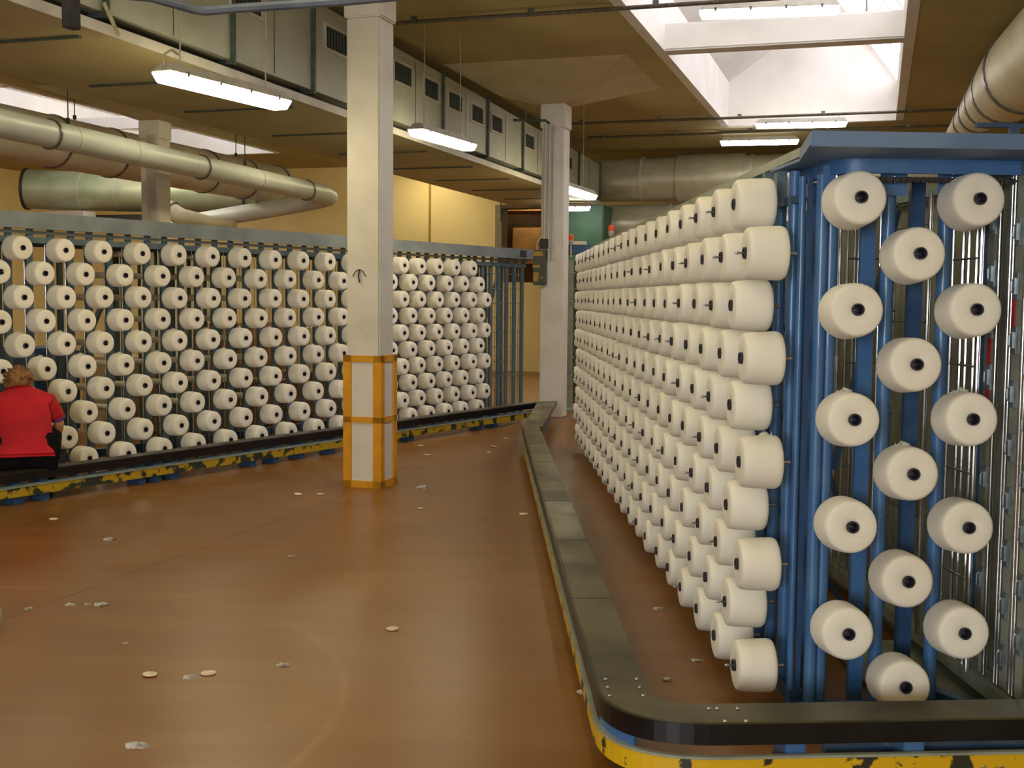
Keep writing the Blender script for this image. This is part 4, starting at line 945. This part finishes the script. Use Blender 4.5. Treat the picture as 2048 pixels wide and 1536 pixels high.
# ================================================================ DEBRIS ON THE FLOOR
dm = [MB().lathe([(0.0, 0.0), (0.036, 0.0), (0.041, 0.004), (0.040, 0.008), (0.034, 0.009), (0.01, 0.0075), (0.0, 0.0075)], 20).mesh('paper_disc', M['paper'], smooth=True)]
def disc(px, py, lb_, s_=1.0, tilt=0.0):
    p_ = atz(px, py, 0.0); o = bpy.data.objects.new('paper_disc', dm[0]); C.objects.link(o); o.location = p_ + EZ * (0.001 + abs(tilt) * 0.03)
    o.scale = (s_, s_ * 0.95, s_); o.rotation_euler = (tilt, 0, random.uniform(0, 3)); tag(o, lb_, 'paper disc', 'paper discs dropped on the floor')
disc(300, 1351, 'paper disc on the floor at lower left, left one of the front pair', 0.80, 0.05)
disc(417, 1348, 'paper disc on the floor at lower left, right one of the front pair', 0.80)
disc(785, 1259, 'lone paper disc lying in the middle of the open floor', 0.78)
disc(596, 990, 'paper disc left of the yellow column foot, outer one', 0.85, 0.12)
disc(641, 989, 'paper disc left of the yellow column foot, inner one', 0.8)
disc(1047, 1029, 'paper disc on the floor close to the right guard rail', 0.85)
disc(854, 911, 'paper disc right of the yellow column, nearest to it', 0.9)
disc(988, 894, 'paper disc on the far floor, nearer of the two before the left guard end', 0.9, 0.1)
disc(978, 905, 'small paper disc on the far floor beside another disc', 0.7)
disc(841, 892, 'paper disc beside the left guard, right of the column', 0.8)
disc(1011, 877, 'paper disc furthest back near the angled guard board', 0.7)
disc(107, 1039, 'paper disc on the floor at far left in front of the crouching person', 0.8)
def lint(px, py, s_, lb_, name='lint_tuft', m='lint'):
    p_ = atz(px, py, 0.0); rnd = random.Random(int(px)); b = bmesh.new(); bmesh.ops.create_icosphere(b, subdivisions=2, radius=1)
    for v_ in b.verts:
        k = rnd.uniform(0.6, 1.25); v_.co = Vector((v_.co.x * s_ * k * 1.4, v_.co.y * s_ * k, max(0, v_.co.z * s_ * 0.5 * k)))
    me = bpy.data.meshes.new(name); b.to_mesh(me); b.free(); me.materials.append(M[m]); o = bpy.data.objects.new(name, me); C.objects.link(o); o.location = p_
    return tag(o, lb_, 'lint')
lint(203, 1210, 0.030, 'grey lint tuft on the left floor, largest of the cluster')
lint(176, 1209, 0.014, 'small grey lint speck left of the largest lint tuft')
lint(381, 1355, 0.026, 'white lint tuft between the two front paper discs')
lint(275, 1492, 0.030, 'grey lint tuft nearest to us at the bottom left')
lint(565, 1331, 0.024, 'flat white lint wisp on the open floor right of the front paper discs')
lint(219, 1079, 0.030, 'pale lint tuft on the left floor in front of the left guard')
lint(58, 1218, 0.018, 'pale lint crumb at the left edge of the floor')
lint(140, 1210, 0.020, 'cream lint crumb left of the grey lint cluster')
lint(582, 1113, 0.018, 'tiny cream scrap in the middle left of the floor')
lint(250, 1287, 0.012, 'tiny yellowish crumb above the left front paper disc')
lint(843, 976, 0.045, 'white lint wisp right of the yellow column foot')
lint(842, 1018, 0.025, 'pale scrap in front of the yellow column to its right')
lint(778, 958, 0.035, 'yellow crumpled rag behind the foot of the yellow column', 'yellow_rag', 'yellow')
lint(1165, 1384, 0.020, 'white lint beside the guard corner')
lint(1315, 1218, 0.02, 'pale lint inside the right guard near the cones')
lint(1393, 1322, 0.022, 'white lint tuft below the lowest cones of the right creel')
lint(1338, 1360, 0.022, 'pale lint wisp inside the guard corner')
# floor joints, pale arc worn into the screed
def strip(pts, w_, z, name, m):
    s_ = sweep(MB(), [Vector((p.x, p.y, 0)) for p in pts], w_, 0.0, z); return struct(name, s_, m)
jm = mat('floor_joint_dark', srgb(84, 48, 26), 0.5, col2=srgb(100, 58, 32), scale=6)
j0, j1 = atz(300, 1133, 0), atz(500, 1060, 0); jd = (j1 - j0).normalized()
strip([j0 - jd * 3.2, j0, j1, j1 + jd * 1.6], 0.004, 0.0006, 'trim_3', jm)
j0, j1 = atz(205, 1020, 0), atz(680, 935, 0)

# pale green drum at the left edge
p_ = atz(-46, 1262, 0)
bn = empty('plastic_drum', p_, 'pale green rounded plastic drum cut off by the left edge', 'drum')
MB().lathe([(0.0, 0.0), (0.08, 0.0), (0.10, 0.012), (0.112, 0.05), (0.108, 0.10), (0.09, 0.13), (0.03, 0.145), (0.0, 0.145)], 28, Matrix.Translation(p_)).build('body', M['bin'], bn, smooth=True)
MB().lathe([(0.0, 0.14), (0.03, 0.145), (0.034, 0.17), (0.0, 0.172)], 16, Matrix.Translation(p_)).build('cap', M['bin'], bn, smooth=True)

# ================================================================ PERSON
def skin_mesh(name, verts, edges, radii, root, m, sub=2, parent=None, post=None):
    me = bpy.data.meshes.new(name); me.from_pydata(verts, edges, []); o = bpy.data.objects.new(name, me); C.objects.link(o)
    md = o.modifiers.new('s', 'SKIN'); md.use_smooth_shade = True
    for i, r_ in enumerate(radii):
        sv = me.skin_vertices[0].data[i]; sv.radius = r_ if isinstance(r_, tuple) else (r_, r_); sv.use_root = (i == root)
    sb = o.modifiers.new('u', 'SUBSURF'); sb.levels = sub; sb.render_levels = sub
    dg = bpy.context.evaluated_depsgraph_get(); dg.update(); ev = o.evaluated_get(dg); nm = bpy.data.meshes.new_from_object(ev)
    bpy.data.objects.remove(o); nm.name = name; nm.materials.clear(); nm.materials.append(m)
    for p in nm.polygons: p.use_smooth = True
    if post: 
        for v_ in nm.vertices: v_.co = post(v_.co)
    o = bpy.data.objects.new(name, nm); C.objects.link(o)
    if parent: o.parent = parent
    return o
pp = atz(44, 935, 0.25) - Vector((-0.04, 0.05, 0)); pp.z = 0
# local frame: +Y towards the creel, seated on the guard top (z 0.25)
pr = empty('person', pp, 'person in red shirt and black trousers crouching on the left guard, back to us', 'person')
pr.rotation_euler = (0, 0, math.radians(22)); pr.scale = (1.06, 0.72, 1.0)
bv = [(0, 0.02, 0.37), (0, 0.05, 0.52), (0, 0.13, 0.68), (0, 0.20, 0.79), (-0.02, 0.25, 0.835), (-0.03, 0.30, 0.87), (-0.035, 0.34, 0.90),
      (0.17, 0.185, 0.765), (0.25, 0.24, 0.59), (0.235, 0.40, 0.46), (0.20, 0.47, 0.44),
      (-0.17, 0.185, 0.765), (-0.24, 0.28, 0.60), (-0.18, 0.47, 0.52), (-0.15, 0.54, 0.51),
      (0.10, 0.06, 0.34), (0.19, 0.36, 0.50), (0.16, 0.28, 0.12), (0.16, 0.30, 0.05), (0.17, 0.43, 0.03),
      (-0.10, 0.06, 0.34), (-0.17, 0.38, 0.50), (-0.15, 0.30, 0.12), (-0.15, 0.32, 0.05), (-0.16, 0.45, 0.03)]
be = [(0, 1), (1, 2), (2, 3), (3, 4), (4, 5), (5, 6), (3, 7), (7, 8), (8, 9), (9, 10), (3, 11), (11, 12), (12, 13), (13, 14),
      (0, 15), (15, 16), (16, 17), (17, 18), (18, 19), (0, 20), (20, 21), (21, 22), (22, 23), (23, 24)]
br = [(0.15, 0.12), (0.135, 0.10), (0.15, 0.10), (0.12, 0.09), 0.05, 0.075, 0.08, 0.055, 0.042, 0.032, 0.026, 0.055, 0.042, 0.032, 0.026,
      0.095, 0.062, 0.042, 0.038, 0.03, 0.095, 0.062, 0.042, 0.038, 0.03]
# hands: five fingers each, curled forward
for hi, sgn in ((10, 1), (14, -1)):
    hx, hy, hz = bv[hi]; k = len(bv); bv.append((hx - 0.02 * sgn, hy + 0.055, hz - 0.01)); be.append((hi, k)); br.append((0.032, 0.016))
    for j, (dx, ln) in enumerate(((-0.030, 0.060), (-0.010, 0.072), (0.010, 0.068), (0.029, 0.052))):
        a = len(bv); bx_ = hx - 0.02 * sgn + dx
        bv.append((bx_, hy + 0.065, hz - 0.01)); bv.append((bx_, hy + 0.065 + ln * 0.55, hz - 0.015)); bv.append((bx_, hy + 0.065 + ln * 0.8, hz - 0.015 - ln * 0.45))
        be += [(k, a), (a, a + 1), (a + 1, a + 2)]; br += [0.010, 0.009, 0.007]
    a = len(bv); bv.append((hx - 0.045 * sgn, hy + 0.02, hz)); bv.append((hx - 0.065 * sgn, hy + 0.055, hz - 0.02)); be += [(hi, a), (a, a + 1)]; br += [0.012, 0.008]
body = skin_mesh('body', bv, be, br, 0, M['skin'], 2, pr)
# head with face, ears
hc = Vector((-0.03, 0.325, 0.885))
hm_ = MB(); prof = [(0.0, -0.115), (0.035, -0.11), (0.058, -0.085), (0.070, -0.04), (0.078, 0.01), (0.076, 0.05), (0.062, 0.085), (0.035, 0.105), (0.0, 0.112)]
hmx = Matrix.Translation(hc) @ Matrix.Rotation(math.radians(25), 4, 'Z') @ Matrix.Rotation(math.radians(-42), 4, 'X') @ Matrix.Diagonal((1, 1.2, 1, 1))
hm_.lathe(prof, 24, hmx)
hm_.add([hmx @ Vector(c_) for c_ in ((-0.012, 0.070, -0.03), (0.012, 0.070, -0.03), (0, 0.095, -0.028), (0, 0.070, 0.02))], [(0, 1, 2), (1, 3, 2), (3, 0, 2)])
hd = bpy.data.objects.new('head', hm_.mesh('head', M['skin'], smooth=True)); C.objects.link(hd); hd.parent = pr
def bit(name, c_, s3, m, par):
    b_ = MB(); b_.lathe([(0.0, -1), (0.5, -0.86), (0.86, -0.5), (1, 0), (0.86, 0.5), (0.5, 0.86), (0.0, 1)], 12, hmx @ Matrix.Translation(c_) @ Matrix.Diagonal((*s3, 1)))
    o_ = bpy.data.objects.new(name, b_.mesh(name, m, smooth=True)); C.objects.link(o_); o_.parent = par; return o_
for sx in (-1, 1):
    bit('ear', (0.078 * sx, -0.005, -0.01), (0.010, 0.018, 0.030), M['skin'], hd); bit('eye', (0.028 * sx, 0.066, 0.005), (0.011, 0.008, 0.008), M['paper'], hd)
bit('mouth', (0, 0.062, -0.062), (0.022, 0.006, 0.006), M['red_shirt'], hd)
def hairpost(c_):
    return c_
hb_ = MB(); rnd = random.Random(5); prf = [(0.0, -0.075), (0.05, -0.07), (0.082, -0.04), (0.093, 0.01), (0.091, 0.055), (0.075, 0.095), (0.042, 0.12), (0.0, 0.128)]
hb_.lathe(prf, 28, hmx @ Matrix.Translation((0, -0.022, 0.012)))
# upswept tufts
for k in range(130):
    a_ = rnd.uniform(0, 2 * PI); z_ = rnd.uniform(-0.05, 0.10); rr = 0.092 * math.sqrt(max(0.1, 1 - (z_ / 0.135) ** 2))
    p0 = hmx @ Vector((rr * math.cos(a_), -0.022 + rr * math.sin(a_) * 0.98, z_ + 0.012))
    if math.sin(a_) > 0.55: continue
    d_ = (hmx.to_3x3() @ Vector((math.cos(a_) * 0.4, math.sin(a_) * 0.3 - 0.1, 0.9))).normalized()
    hb_.path([p0, p0 + d_ * 0.02 + Vector((rnd.uniform(-.006, .006), 0, 0)), p0 + d_ * rnd.uniform(0.024, 0.032)], [0.010, 0.008, 0.002], 5)
ho_ = bpy.data.objects.new('hair', hb_.mesh('hair', M['hair'], smooth=True)); C.objects.link(ho_); ho_.parent = pr
# clothes
sv_ = [(0, 0.0, 0.34), (0, 0.04, 0.50), (0, 0.12, 0.68), (0, 0.19, 0.79), (0, 0.235, 0.85), (0.17, 0.185, 0.765), (0.245, 0.23, 0.61), (-0.17, 0.185, 0.765), (-0.235, 0.27, 0.62)]
skin_mesh('red_shirt', sv_, [(0, 1), (1, 2), (2, 3), (3, 4), (3, 5), (5, 6), (3, 7), (7, 8)], [(0.215, 0.17), (0.215, 0.16), (0.205, 0.145), (0.165, 0.12), 0.088, 0.08, 0.066, 0.08, 0.066], 1, M['red_shirt'], 2, pr)
skin_mesh('sleeve_trim', [(0.232, 0.218, 0.645), (0.248, 0.235, 0.60)], [(0, 1)], [0.069, 0.068], 0, M['purple'], 2, pr)
tv = [(0, 0.0, 0.40), (0.11, 0.05, 0.385), (0.20, 0.36, 0.50), (0.165, 0.28, 0.10), (-0.11, 0.05, 0.385), (-0.18, 0.38, 0.50), (-0.155, 0.30, 0.10)]
skin_mesh('trousers', tv, [(0, 1), (1, 2), (2, 3), (0, 4), (4, 5), (5, 6)], [(0.19, 0.15), 0.145, 0.085, 0.055, 0.145, 0.085, 0.055], 0, M['trouser'], 2, pr)
for sx in (0.17, -0.16):
    s_ = MB(); s_.lathe([(0.0, -0.12), (0.03, -0.115), (0.042, -0.06), (0.036, 0.0), (0.044, 0.07), (0.030, 0.115), (0.0, 0.12)], 14, Matrix.Translation((sx, 0.37, 0.04)) @ Matrix.Rotation(-PI / 2, 4, 'X') @ Matrix.Diagonal((1, 0.9, 1, 1)))
    so = bpy.data.objects.new('shoe', s_.mesh('shoe', M['blue_dark'], smooth=True)); C.objects.link(so); so.parent = pr
